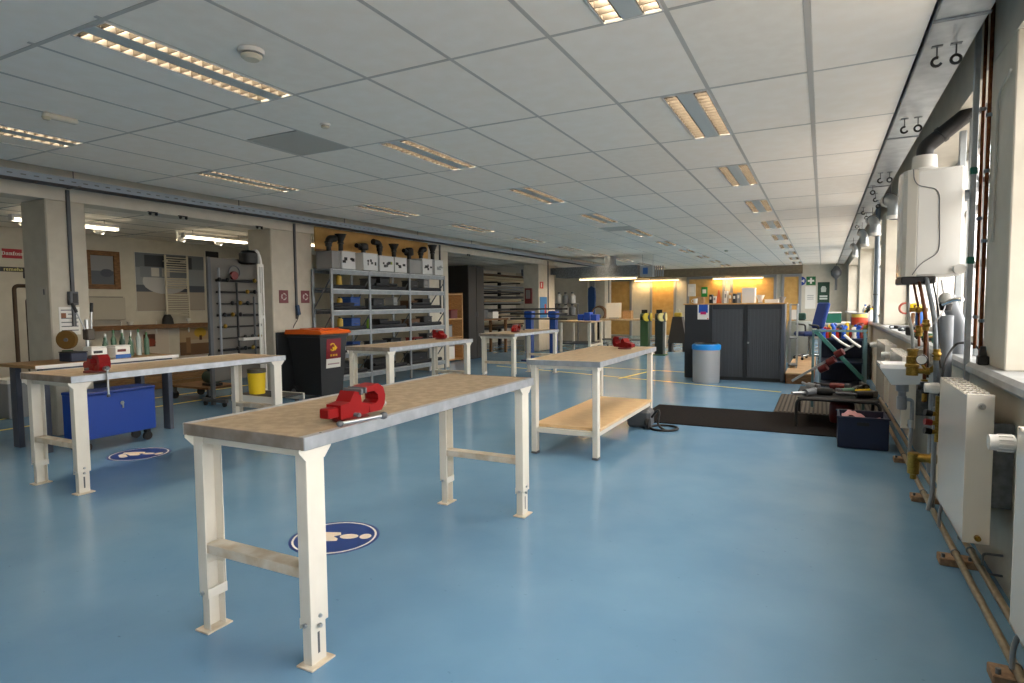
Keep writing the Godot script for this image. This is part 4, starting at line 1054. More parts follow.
	for q in sc:
		var t := thing("hand_tool", q[4], "tool", V(0.84, 1.045, q[3]), "tools lying on the sill", 0.6 * q[3])
		part(t, "tool_body", mb().box(V(0, q[2] / 2, 0), V(q[1] * 1.3, q[2], q[1]), 0.012), M[q[0]])
		part(t, "grip", mb().tube([V(q[1] * 0.5, q[2] * 0.5, 0), V(q[1] * 1.2, q[2] * 0.6, 0.02), V(q[1] * 1.7, 0.012, 0.04)], 0.012, 8, 0.03), M.black)
		part(t, "nose", mb().cyl(V(-q[1] * 0.6, q[2] * 0.5, 0), V(-q[1] * 1.1, q[2] * 0.5, 0), q[2] * 0.35, q[2] * 0.2, 10), M.steel)

func clip_rack(at: Vector3, label: String, closed: bool) -> void:
	var t := thing("pipe_clip", label, "clip", at, "pipe clips below the trunking")
	part(t, "rod", mb().cyl(V(0, 0, 0), V(0, -0.06, 0), 0.004, -1, 6), M.greyd)
	part(t, "plate", mb().box(V(0, -0.002, 0), V(0.05, 0.004, 0.03), 0.001), M.galvd)
	part(t, "jaw", mb().ring(V(0, -0.082, 0), 0.022, 0.008, Basis(V(1, 0, 0), PI / 2), 14, 0.0 if closed else 0.4, TAU if closed else 5.0), M.black)

# ---------------------------------------------------------------- small item makers
func crate(called: String, label: String, category: String, at: Vector3, s: Vector3, body: Material, lid: Material, group := "", turn := 0.0) -> Node3D:
	var t := thing(called, label, category, at, group, turn)
	part(t, "box_body", mb().box(V(0, s.y * 0.45, 0), V(s.x, s.y * 0.9, s.z), minf(0.008, s.y * 0.1)), body)
	part(t, "lid", mb().box(V(0, s.y * 0.95, 0), V(s.x * 1.03, s.y * 0.1, s.z * 1.03), minf(0.004, s.y * 0.03)), lid)
	return t
func bottle(label: String, at: Vector3, h: float, r: float, body: Material, cap: Material, group := "", called := "bottle") -> Node3D:
	var t := thing(called, label, "bottle", at, group)
	part(t, "bottle_body", mb().lathe([[0, 0], [r, 0], [r, h * 0.65], [r * 0.4, h * 0.8], [r * 0.35, h * 0.88], [0, h * 0.88]], Vector3.ZERO, 12), body)
	part(t, "cap", mb().cyl(V(0, h * 0.88, 0), V(0, h, 0), r * 0.42, -1, 10), cap)
	return t
func picture(im: Image) -> StandardMaterial3D:
	var m := StandardMaterial3D.new()
	m.albedo_texture = ImageTexture.create_from_image(im)
	m.roughness = 0.6
	return m
func poster(called: String, label: String, at: Vector3, w: float, h: float, m: Material) -> Node3D:   # faces +x
	var t := thing(called, label, "poster", at)
	part(t, "backing", mb().box(V(0.006, 0, 0), V(0.012, h, w), 0.002), M.paper)
	var q := QuadMesh.new()
	q.size = Vector2(w - 0.01, h - 0.01)
	var o := part(t, "print", q, m)
	o.transform = Transform3D(Basis(V(0, 0, -1), V(0, 1, 0), V(1, 0, 0)), V(0.0135, 0, 0))
	return t
func fill_oval(im: Image, c: Vector2, rx: float, ry: float, k: Color) -> void:
	for y in range(int(c.y - ry), int(c.y + ry) + 1):
		for x in range(int(c.x - rx), int(c.x + rx) + 1):
			if x >= 0 and y >= 0 and x < im.get_width() and y < im.get_height() and pow((x - c.x) / rx, 2) + pow((y - c.y) / ry, 2) <= 1.0:
				im.set_pixel(x, y, k)
func tube_lamp(label: String, at: Vector3, length: float, along_x: bool, energy: float, tint: Color, rods := 0.0, lit := 6.0) -> Node3D:
	var t := thing("tube_lamp", label, "lamp", at)
	var d := V(1, 0, 0) if along_x else V(0, 0, 1)
	var sx := V(0, 0, 1) if along_x else V(1, 0, 0)
	part(t, "body", mb().bar(-d * length * 0.5 + V(0, 0.045, 0), d * length * 0.5 + V(0, 0.045, 0), 0.09, 0.04, 0.004), M.plastic)
	for s in [-1, 1]:
		part(t, "tube", mb().cyl(-d * (length * 0.5 - 0.03) + sx * 0.028 * s, d * (length * 0.5 - 0.03) + sx * 0.028 * s, 0.013, -1, 10), mat("fff6e6", 0.4, 0.0, {"emit": lit, "ecol": tint.to_html(false)}))
		part(t, "end_cap", mb().bar(d * s * (length * 0.5 - 0.03) + V(0, 0.012, 0), d * s * (length * 0.5) + V(0, 0.012, 0), 0.085, 0.05, 0.003), M.plastic)
		if rods > 0.0: part(t, "rod", mb().cyl(d * s * length * 0.35 + V(0, 0.06, 0), d * s * length * 0.35 + V(0, rods, 0), 0.004, -1, 6), M.greyd)
	var al := AreaLight3D.new()
	al.name = "tube_light"
	al.area_size = Vector2(0.08, length * 0.95)
	al.light_energy = energy
	al.light_color = tint
	al.area_range = 40.0
	al.area_attenuation = 2.0
	al.shadow_enabled = true
	t.add_child(al, true)
	al.position = V(0, -0.016, 0)
	al.rotation = Vector3(-PI / 2, PI / 2 if along_x else 0.0, 0)
	return t

# ---------------------------------------------------------------- left: tray, columns, showroom
func left_side() -> void:
	var tr := thing("cable_tray", "blue-grey galvanised cable tray along the ceiling above the columns", "tray", V(-6.92, 2.645, -10.5))
	part(tr, "base", mb().box(V(0, 0.002, 0), V(0.2, 0.004, 27.8), 0.0), mat("3c4046", 0.6, 0.4))
	for s in [-1, 1]: part(tr, "flange", mb().box(V(s * 0.1, 0.036, 0), V(0.004, 0.075, 27.8), 0.001), mat("8d99a6", 0.45, 0.5))
	for i in 14: part(tr, "support", mb().box(V(0, 0.0, 12.9 - i * 2.0), V(0.22, 0.012, 0.03), 0.001).cyl(V(0.0, 0.0, 12.9 - i * 2.0), V(0.0, 0.40, 12.9 - i * 2.0), 0.005, -1, 6), M.greyd)
	for i in 60: part(tr, "slot", mb().box(V(0.1025, 0.036, 8.6 - i * 0.11), V(0.001, 0.012, 0.045), 0.0), M.greyd)
	for i in 4:
		var t := thing("cable_clamp", "%s small black clamp pair under the tray edge before the showroom" % ["first", "second", "third", "fourth"][i], "clamp", V(-7.44, 2.56, [-4.75, -5.15, -6.35, -12.3][i]), "small clamps under the tray")
		part(t, "bracket", mb().box(V(0.012, 0.02, 0), V(0.024, 0.012, 0.12), 0.002), M.black)
		for k in [-1, 1]: part(t, "jaw", mb().ball(V(0.02, 0.0, k * 0.04), V(0.018, 0.022, 0.022), 8), M.blackg)
	# showroom lamps
	tube_lamp("bright twin tube lamp hanging over the bathroom posters", V(-8.92, 2.50, -6.76), 1.2, false, 0.6, Color(1.0, 0.93, 0.80), 0.12, 8.0)
	tube_lamp("bright twin tube lamp seen on both sides of the first column", V(-8.92, 2.50, -4.55), 1.3, false, 0.55, Color(1.0, 0.93, 0.80), 0.12, 8.0)
	tube_lamp("twin tube lamp half hidden behind the cartons on the rack", V(-7.98, 2.46, -8.3), 1.0, false, 0.6, Color(1.0, 0.93, 0.80), 0.16, 6.0)
	for i in 4:
		var z: float = [-6.30, -6.98, -4.15, -5.05][i]
		var t := thing("spot_head", "white ceiling spotlight under the showroom ceiling, %s" % ["left of the towel radiator", "right of the towel radiator", "seen left of the first column", "seen right of the first column"][i], "spotlight", V(-9.25, 2.62, z), "showroom spotlights")
		part(t, "arm", mb().cyl(V(0, 0, 0), V(0, -0.12, 0), 0.02, -1, 10), M.plastic)
		part(t, "shade", mb().lathe([[0.02, 0.0], [0.05, 0.03], [0.055, 0.12], [0.05, 0.12], [0.0, 0.09]], V(0, -0.13, 0), 14, Basis(V(1, 0, 0), -PI / 2 + 0.3)), M.plastic)
		var ol := OmniLight3D.new()
		ol.name = "bulb_light"
		ol.light_energy = 0.03
		ol.light_color = Color(1.0, 0.93, 0.80)
		ol.omni_range = 30.0
		ol.omni_attenuation = 2.0
		ol.shadow_enabled = true
		t.add_child(ol, true)
		ol.position = V(0, -0.13, -0.11)
		part(t, "bulb", mb().ball(V(0, -0.13, -0.11), V(0.035, 0.035, 0.02), 10), mat("fff3dc", 0.4, 0.0, {"emit": 4.0}))
	# column fittings
	var nb := thing("notice_sheet", "white printed notice below the switch box on the first column", "notice", V(-7.447, 1.26, -3.76))
	part(nb, "sheet", mb().box(V(0.002, 0, 0), V(0.004, 0.31, 0.21), 0.0), M.paper)
	for i in 6: part(nb, "print_line", mb().box(V(0.0046, 0.12 - i * 0.045, 0.0 if i != 1 else -0.03), V(0.001, 0.010, 0.17 if i != 1 else 0.09), 0.0), M.greyd)
	part(nb, "print_photo", mb().box(V(0.0046, 0.06, 0.06), V(0.001, 0.055, 0.05), 0.0), mat("8a5a3c", 0.6))
	var n2 := thing("paper_notice", "small pale notice on the shaded side of the first column", "notice", V(-7.6, 1.49, -3.577))
	part(n2, "sheet", mb().box(V(0, 0, 0.002), V(0.2, 0.29, 0.003), 0.0), mat("c5bfb2", 0.8))
	part(n2, "print_mark", mb().box(V(0.05, 0.09, 0.004), V(0.03, 0.06, 0.001), 0.0), M.greyd)
	var sb := thing("switch_box", "dark grey switch box at the conduit's end on the first column", "switch", V(-7.447, 1.51, -3.79))
	part(sb, "housing", mb().box(V(0.03, 0, 0), V(0.06, 0.15, 0.09), 0.006), M.greyd)
	part(sb, "socket_face", mb().box(V(0.062, 0, -0.01), V(0.006, 0.11, 0.05), 0.003), M.black)
	# wall signs
	var ds := thing("wall_sign", "red wall sign with white script lettering in the showroom", "sign", V(-10.798, 2.225, -4.72))
	part(ds, "panel", mb().box(V(0.006, 0, 0), V(0.012, 0.14, 0.25), 0.002), mat("a81c2c", 0.5))
	text(ds, "Danfoss", 0.052, V(0.0135, 0.0, 0), Basis(V(0, 0, -1), V(0, 1, 0), V(1, 0, 0)), M.paper, "Droid Serif", true)
	var rs := thing("wall_sign", "black wall sign with pale lettering below the red one", "sign", V(-10.798, 1.99, -4.68))
	part(rs, "panel", mb().box(V(0.006, 0, 0), V(0.012, 0.07, 0.44), 0.002), M.blackg)
	text(rs, "remeha", 0.05, V(0.0135, 0.0, -0.04), Basis(V(0, 0, -1), V(0, 1, 0), V(1, 0, 0)), mat("d8cf8a", 0.6), "Droid Sans", true)
	part(rs, "emblem", mb().box(V(0.0135, 0.0, 0.17), V(0.002, 0.035, 0.035), 0.0), mat("d8b930", 0.6))
	# brown framed picture
	var pf := thing("framed_picture", "dim picture in a wide brown wooden frame on the showroom wall", "picture", V(-10.798, 2.04, -5.98))
	for s in [-1, 1]:
		part(pf, "frame_side", mb().box(V(0.02, 0, s * 0.235), V(0.04, 0.64, 0.10), 0.006), M.woodd)
		part(pf, "frame_bar", mb().box(V(0.02, s * 0.28, 0), V(0.036, 0.08, 0.38), 0.006), M.woodd)
	var sea := Image.create(64, 64, false, Image.FORMAT_RGB8)
	sea.fill(col("8d8f92"))
	sea.fill_rect(Rect2i(0, 34, 64, 30), col("5d6470"))
	fill_oval(sea, Vector2(44, 38), 18, 9, col("474e5c"))
	var cv := QuadMesh.new()
	cv.size = Vector2(0.37, 0.48)
	part(pf, "canvas", cv, picture(sea)).transform = Transform3D(Basis(V(0, 0, -1), V(0, 1, 0), V(1, 0, 0)), V(0.012, 0, 0))
	# bathroom posters
	var bath := Image.create(160, 120, false, Image.FORMAT_RGB8)
	bath.fill(col("8c9298"))
	bath.fill_rect(Rect2i(0, 0, 160, 30), col("6d747c"))
	bath.fill_rect(Rect2i(20, 4, 110, 26), col("3e444c"))
	bath.fill_rect(Rect2i(0, 72, 160, 48), col("a39a8e"))
	bath.fill_rect(Rect2i(0, 66, 160, 14), col("4c535f"))
	fill_oval(bath, Vector2(66, 58), 52, 26, col("bcbdc0"))
	bath.fill_rect(Rect2i(10, 28, 110, 22), col("7d848d"))
	bath.fill_rect(Rect2i(34, 30, 18, 18), col("c9c9c6"))
	bath.fill_rect(Rect2i(58, 30, 18, 18), col("b9b7b0"))
	poster("bathroom_poster", "wide poster of a white bathtub behind the towel radiator", V(-10.798, 1.86, -7.20), 1.34, 1.05, picture(bath))
	var dk := Image.create(40, 100, false, Image.FORMAT_RGB8)
	dk.fill(col("2d2b2c"))
	dk.fill_rect(Rect2i(10, 28, 22, 30), col("7d5f3a"))
	fill_oval(dk, Vector2(22, 30), 9, 6, col("a07a48"))
	dk.fill_rect(Rect2i(0, 62, 40, 38), col("4a484c"))
	fill_oval(dk, Vector2(14, 84), 12, 8, col("8f9298"))
	poster("bathroom_poster", "narrow dark poster right of the towel radiator", V(-10.798, 1.98, -8.06), 0.30, 1.05, picture(dk))
	var pk := Image.create(40, 64, false, Image.FORMAT_RGB8)
	pk.fill(col("a58b85"))
	for i in 4: pk.fill_rect(Rect2i(4, 4 + i * 10, 10, 7), col("7b4f48"))
	pk.fill_rect(Rect2i(18, 4, 18, 24), col("c5aaa4"))
	fill_oval(pk, Vector2(22, 46), 14, 9, col("63606a"))
	poster("bathroom_poster", "pinkish catalogue poster beside the narrow dark poster", V(-10.798, 1.86, -8.42), 0.40, 0.95, picture(pk))
	var dn := Image.create(96, 80, false, Image.FORMAT_RGB8)
	dn.fill(col("b59c78"))
	dn.fill_rect(Rect2i(0, 46, 96, 34), col("6e5236"))
	dn.fill_rect(Rect2i(24, 40, 56, 10), col("b9a98e"))
	fill_oval(dn, Vector2(46, 22), 14, 12, col("c9a332"))
	dn.fill_rect(Rect2i(44, 30, 6, 12), col("4a2c22"))
	dn.fill_rect(Rect2i(14, 34, 10, 40), col("8a6844"))
	dn.fill_rect(Rect2i(80, 30, 10, 44), col("8a6844"))
	poster("dining_poster", "warm poster of a dining table with yellow flowers below the ledge", V(-10.798, 0.78, -7.75), 0.9, 0.6, picture(dn))
	var kp := Image.create(64, 48, false, Image.FORMAT_RGB8)
	kp.fill(col("cfc4b4"))
	kp.fill_rect(Rect2i(20, 12, 20, 22), col("54301f"))
	fill_oval(kp, Vector2(32, 26), 8, 7, col("8a3a26"))
	poster("kitchen_poster", "pale poster with a dark red pot below the showroom ledge", V(-10.798, 0.80, -6.75), 0.7, 0.5, picture(kp))
	# towel radiator
	var tw := thing("towel_radiator", "cream ladder towel radiator hung over the bathtub poster", "radiator", V(-10.66, 1.20, -7.22))
	for s in [-1, 1]:
		part(tw, "side_tube", mb().box(V(0, 0.58, s * 0.215), V(0.03, 1.16, 0.035), 0.008), mat("cdc6b4", 0.4))
		for y in [0.1, 1.05]: part(tw, "wall_mount", mb().cyl(V(-0.13, y, s * 0.17), V(0, y, s * 0.17), 0.012, -1, 8), mat("cdc6b4", 0.4))
	for i in 26:
		if i in [10, 11, 17, 18]: continue
		part(tw, "rung", mb().cyl(V(0.01, 0.05 + i * 0.0425, -0.2), V(0.01, 0.05 + i * 0.0425, 0.2), 0.011, -1, 8), mat("cdc6b4", 0.4))
	part(tw, "valve", mb().box(V(0.02, -0.03, -0.18), V(0.05, 0.05, 0.08), 0.006), M.plastic)
	# wall convector and ledge
	var wc := thing("wall_convector", "flat cream convector heater below the framed picture", "heater", V(-10.798, 1.20, -5.95))
	part(wc, "housing", mb().box(V(0.06, 0.19, 0), V(0.12, 0.38, 0.66), 0.008), mat("b7b0a2", 0.5))
	part(wc, "grille", mb().box(V(0.06, 0.385, 0), V(0.09, 0.012, 0.6), 0.002), M.greyd)
	var lg := thing("wall_ledge", "long brown timber ledge below the posters", "ledge", V(-10.798, 1.02, -6.85))
	part(lg, "board", mb().box(V(0.08, 0.04, 0), V(0.16, 0.08, 3.4), 0.004), M.woodd)
	for i in 5: part(lg, "white_peg", mb().cyl(V(0.14, -0.09, 1.3 - i * 0.62), V(0.14, 0.14, 1.3 - i * 0.62), 0.012, -1, 8), M.plastic)
	for it in [[-6.35, "pale jug"], [-7.92, "small white dish"], [-8.05, "small cream dish"]]:
		var t := thing("table_ware", "%s standing on the timber ledge" % it[1], "ware", V(-10.70, 1.10, it[0]), "ware on the timber ledge")
		part(t, "bowl", mb().lathe([[0, 0], [0.03, 0], [0.055, 0.06], [0.05, 0.06], [0.02, 0.01]], Vector3.ZERO, 12), M.plastic)
		part(t, "foot", mb().cyl(V(0, -0.0, 0), V(0, 0.012, 0), 0.032, -1, 12), M.grey)
	var bp := thing("black_pot", "black bell shaped pot on the ledge under the towel radiator", "pot", V(-10.68, 1.10, -7.02))
	part(bp, "body", mb().lathe([[0, 0], [0.10, 0], [0.085, 0.1], [0.05, 0.17], [0.0, 0.18]], Vector3.ZERO, 14), M.black)
	part(bp, "knob", mb().ball(V(0, 0.19, 0), V(0.015, 0.015, 0.015), 8), M.greyd)
	var pl := thing("timber_platform", "low brown timber platform along the showroom wall with white pipe stubs", "platform", V(-10.45, 0, -6.2))
	for i in 4: part(pl, "plank", mb().box(V(0.24 - i * 0.155, 0.37, 0), V(0.15, 0.03, 5.4), 0.003), M.woodd)
	for i in 3: part(pl, "front_plank", mb().box(V(0.31, 0.06 + i * 0.118, 0), V(0.025, 0.112, 5.4), 0.003), noisy("woodplat", "86643f", "9d7a50", 1.4, 0.02, 0.55, 0.0, {"stretch": 5.0}))
	for i in 5: part(pl, "pipe_stub", mb().cyl(V(0.2, 0.385, 2.0 - i * 0.9), V(0.2, 0.50, 2.0 - i * 0.9), 0.014, -1, 8), mat("d9cdb4", 0.5))
	# bronze demonstration pipe loops at the picture's edge
	for i in 2:
		var z0: float = [-4.35, -4.50][i]
		var y: float = [1.72, 1.55][i]
		var t := thing("pipe_loop", "bronze pipe hoop in front of the showroom wall, %s of two" % ["taller", "shorter"][i], "pipe", V(-9.95, 0, z0), "bronze pipe hoops")
		part(t, "hoop", mb().tube([V(0, 0, 0), V(0, y, 0), V(0, y, -0.42), V(0, 0, -0.42)], 0.026, 10, 0.06), mat("4a3826", 0.5, 0.4))
		part(t, "foot_plate", mb().box(V(0, 0.006, 0), V(0.12, 0.012, 0.12), 0.002), M.greyd)
		part(t, "foot_plate", mb().box(V(0, 0.006, -0.42), V(0.12, 0.012, 0.12), 0.002), M.greyd)
	var dm := thing("demo_meter", "black meter head on a brass stem above the bronze hoops", "meter", V(-9.7, 0, -4.50))
	part(dm, "stem", mb().cyl(V(0, 0, 0), V(0, 1.82, 0), 0.025, -1, 10), M.brass)
	part(dm, "meter_head", mb().box(V(0, 1.86, 0), V(0.14, 0.09, 0.24), 0.008), M.blackg)
	part(dm, "foot_plate", mb().cyl(V(0, 0, 0), V(0, 0.015, 0), 0.12, -1, 16), M.greyd)
	for i in 3:
		crate("parts_box", "%s box on the floor behind the bronze hoops" % ["light grey", "dark grey", "dark blue"][i], "box", V(-9.35, 0, -4.05 - i * 0.42), V(0.4, [0.5, 0.62, 0.36][i], 0.36), [M.grey, M.greyd, M.navy][i], [M.paper, M.black, M.black][i])
	# mobile pipework board
	var st := thing("pipework_board", "mobile board with rows of dark pipework and a black hood", "training board", V(-7.62, 0, -6.08))
	part(st, "back_panel", mb().box(V(-0.03, 1.22, 0), V(0.02, 1.75, 0.82), 0.003), mat("6f6c66", 0.7))
	for s in [-1, 1]:
		part(st, "post", mb().box(V(-0.03, 1.06, s * 0.43), V(0.05, 2.08, 0.05), 0.004), M.plastic if s < 0 else M.greyd)
		part(st, "foot", mb().box(V(0, 0.085, s * 0.43), V(0.5, 0.05, 0.05), 0.004), M.greyd)
		for k in [-1, 1]: part(st, "castor", mb().cyl(V(k * 0.2, 0.035, s * 0.43 - 0.012), V(k * 0.2, 0.035, s * 0.43 + 0.012), 0.035, -1, 12), M.rubber)
	for i in 8: part(st, "pipe_row", mb().tube([V(0.03, 0.62 + i * 0.165, 0.36), V(0.03, 0.62 + i * 0.165, -0.36)], [0.014, 0.02, 0.012][i % 3], 8), M.blackg)
	for i in 3: part(st, "riser", mb().cyl(V(0.05, 0.6, 0.33 - i * 0.29), V(0.05, 1.95 - i * 0.2, 0.33 - i * 0.29), 0.016, -1, 8), [M.pvc, M.black, M.greyd][i])
	for i in 22: part(st, "valve", mb().ball(V(0.06, 0.63 + (i * 5 % 8) * 0.165, 0.33 - (i * 3 % 11) * 0.066), V(0.03, 0.035, 0.03), 8), M.blackg if i % 3 else M.brass)
	part(st, "hood", mb().lathe([[0.09, 0.0], [0.13, 0.02], [0.13, 0.16], [0.09, 0.2], [0.0, 0.21]], V(0.08, 2.02, -0.15), 14), M.black)
	part(st, "white_bend", mb().tube([V(0.08, 2.19, -0.2), V(0.08, 2.24, -0.3), V(0.08, 2.1, -0.36), V(0.08, 1.6, -0.36)], 0.03, 10, 0.08), M.plastic)
	part(st, "red_gauge", mb().cyl(V(0.03, 1.85, 0.08), V(0.07, 1.85, 0.08), 0.06, -1, 14), mat("6e1c1c", 0.5))
	part(st, "gauge_ring", mb().ring(V(0.06, 1.90, 0.08), 0.09, 0.008, Basis(V(0, 0, 1), PI / 2), 16), M.greyd)
	part(st, "white_tray", mb().box(V(0.1, 0.93, -0.1), V(0.14, 0.04, 0.3), 0.006), M.plastic)
	# white square frame by the second column
	var wf := thing("pipe_stand", "tall slim white twin-post stand before the second column", "stand", V(-7.12, 0, -6.08))
	for z in [0.04, -0.04]: part(wf, "post", mb().box(V(0, 1.0, z), V(0.022, 2.0, 0.022), 0.003), M.plastic)
	for y in [0.2, 1.25, 1.98]: part(wf, "rung", mb().box(V(0, y, 0), V(0.03, 0.04, 0.06), 0.002), M.plastic)
	part(wf, "foot", mb().box(V(0, 0.015, 0), V(0.2, 0.03, 0.24), 0.003), M.greyd)
	# cart with machine, yellow bucket, white dolly
	var ct := thing("flat_cart", "low plywood cart on castors carrying a green machine", "cart", V(-8.45, 0, -6.1))
	part(ct, "deck", mb().box(V(0, 0.2, 0), V(0.9, 0.03, 0.55), 0.003), M.woodd)
	for sx in [-1, 1]:
		for sz in [-1, 1]:
			var w := part(ct, "castor", mb().cyl(V(sx * 0.4 - 0.016, 0.06, sz * 0.22), V(sx * 0.4 + 0.016, 0.06, sz * 0.22), 0.06, -1, 14), M.rubber)
			part(w, "fork", mb().box(V(sx * 0.4, 0.135, sz * 0.22), V(0.05, 0.1, 0.05), 0.004), M.greyd)
	var gm := thing("green_pump", "small dark green pump set standing on the plywood cart", "pump", V(-8.2, 0.215, -6.05))
	part(gm, "motor", mb().cyl(V(-0.12, 0.13, 0), V(0.12, 0.13, 0), 0.09, -1, 14), mat("27392b", 0.5))
	part(gm, "foot", mb().box(V(0, 0.02, 0), V(0.26, 0.04, 0.16), 0.004), M.black)
	part(gm, "tank", mb().ball(V(0, 0.32, 0), V(0.12, 0.11, 0.11), 12), mat("1c2a20", 0.5))
	part(gm, "handle", mb().tube([V(-0.08, 0.38, 0), V(-0.05, 0.48, 0), V(0.06, 0.48, 0), V(0.1, 0.38, 0)], 0.012, 8, 0.04), M.black)
	var wd := thing("white_dolly", "white low dolly with a side rail beside the black bin", "dolly", V(-6.55, 0, -5.65))
	part(wd, "deck", mb().box(V(0, 0.23, 0), V(0.8, 0.02, 0.45), 0.003), mat("2b2d30", 0.6))
	part(wd, "side_rail", mb().box(V(0, 0.2, 0.235), V(0.82, 0.09, 0.02), 0.003), M.plastic)
	part(wd, "side_rail", mb().box(V(0, 0.2, -0.235), V(0.82, 0.09, 0.02), 0.003), M.plastic)
	for sx in [-1, 1]:
		for sz in [-1, 1]:
			part(wd, "castor", mb().cyl(V(sx * 0.33 - 0.015, 0.05, sz * 0.18), V(sx * 0.33 + 0.015, 0.05, sz * 0.18), 0.05, -1, 12).box(V(sx * 0.33, 0.12, sz * 0.18), V(0.04, 0.09, 0.04), 0.003), M.greyd)
	var yb := thing("yellow_bucket", "yellow bucket with dark lid standing on the white dolly", "bucket", V(-6.72, 0.24, -5.62))
	part(yb, "pail", mb().lathe([[0, 0], [0.10, 0], [0.115, 0.28], [0.0, 0.28]], Vector3.ZERO, 20), M.yellow)
	part(yb, "lid", mb().lathe([[0.12, 0.28], [0.12, 0.33], [0.0, 0.34]], Vector3.ZERO, 20), mat("4d4a3c", 0.6))
	part(yb, "bail", mb().ring(V(0, 0.29, 0), 0.12, 0.004, Basis(V(1, 0, 0), -0.4), 16, 0.0, PI), M.greyd)
	# on the brown topped table
	var ty := 0.856
	crate("sample_case", "dark blue sample case on the brown topped table", "case", V(-6.86, ty, -3.48), V(0.22, 0.10, 0.16), M.navy, M.black)
	for i in 2:
		var t := crate("supply_carton", ["white carton with black print and blue band on the table", "white carton with blue band further along the table"][i], "box", V(-6.80, ty, [-3.66, -3.90][i]), V(0.16, 0.14, 0.16), M.paper, M.paper, "white and blue cartons")
		part(t, "blue_band", mb().box(V(0.0805, 0.022, 0), V(0.002, 0.042, 0.16), 0.0), M.bluepl)
		part(t, "print", mb().box(V(0.0805, 0.085, 0.015), V(0.002, 0.028, 0.09), 0.0), M.blackg if i == 0 else M.reddark)
	var ps := thing("drill_stand", "small bench drilling stand with two black lever handles on the table", "drill", V(-7.12, ty, -3.76))
	part(ps, "base", mb().box(V(0, 0.015, 0), V(0.18, 0.03, 0.14), 0.005), M.greyd)
	part(ps, "column", mb().cyl(V(0, 0.03, 0), V(0, 0.42, 0), 0.02, -1, 10), M.steel)
	part(ps, "gearbox", mb().box(V(0.03, 0.26, 0), V(0.10, 0.12, 0.08), 0.01), mat("4a4238", 0.5))
	for s in [-1, 1]:
		var l := part(ps, "lever", mb().cyl(V(0.03, 0.30, s * 0.03), V(0.03, 0.50, s * 0.03 + (0.08 if s > 0 else -0.01)), 0.008, -1, 8), M.steel)
		part(l, "grip", mb().cyl(V(0.03, 0.50, s * 0.03 + (0.08 if s > 0 else -0.01)), V(0.03, 0.60, s * 0.03 + (0.12 if s > 0 else -0.015)), 0.016, -1, 10), M.black)
	var ds2 := thing("polishing_disc", "upright ochre polishing disc behind the sample case", "disc", V(-7.16, ty, -3.58))
	part(ds2, "stand", mb().box(V(0, 0.05, 0), V(0.08, 0.1, 0.08), 0.006), M.green)
	part(ds2, "disc", mb().cyl(V(-0.012, 0.21, -0.02), V(0.012, 0.21, 0.02), 0.10, -1, 22), mat("6e5220", 0.7))
	part(ds2, "axle", mb().cyl(V(0.01, 0.21, 0.01), V(0.03, 0.21, 0.03), 0.02, -1, 10), M.greyd)
	for i in 11:
		var g: String = ["green", "clear", "green", "silver", "dark green", "clear", "green", "silver", "clear", "dark green", "green"][i]
		var gm2: Material = {"green": mat("4d6e58", 0.3), "clear": mat("a9b5b0", 0.2), "silver": M.steel, "dark green": mat("223f33", 0.35)}[g]
		bottle("%s bottle, %s in the row behind the white cartons" % [g, ["first", "second", "third", "fourth", "fifth", "sixth", "seventh", "eighth", "ninth", "tenth", "last"][i]], V(-6.98 - 0.07 * (i % 2), ty, -3.86 - i * 0.046), 0.22 + 0.04 * (i % 3), 0.027, gm2, M.paper if i % 2 else M.green, "bottles on the brown topped table")

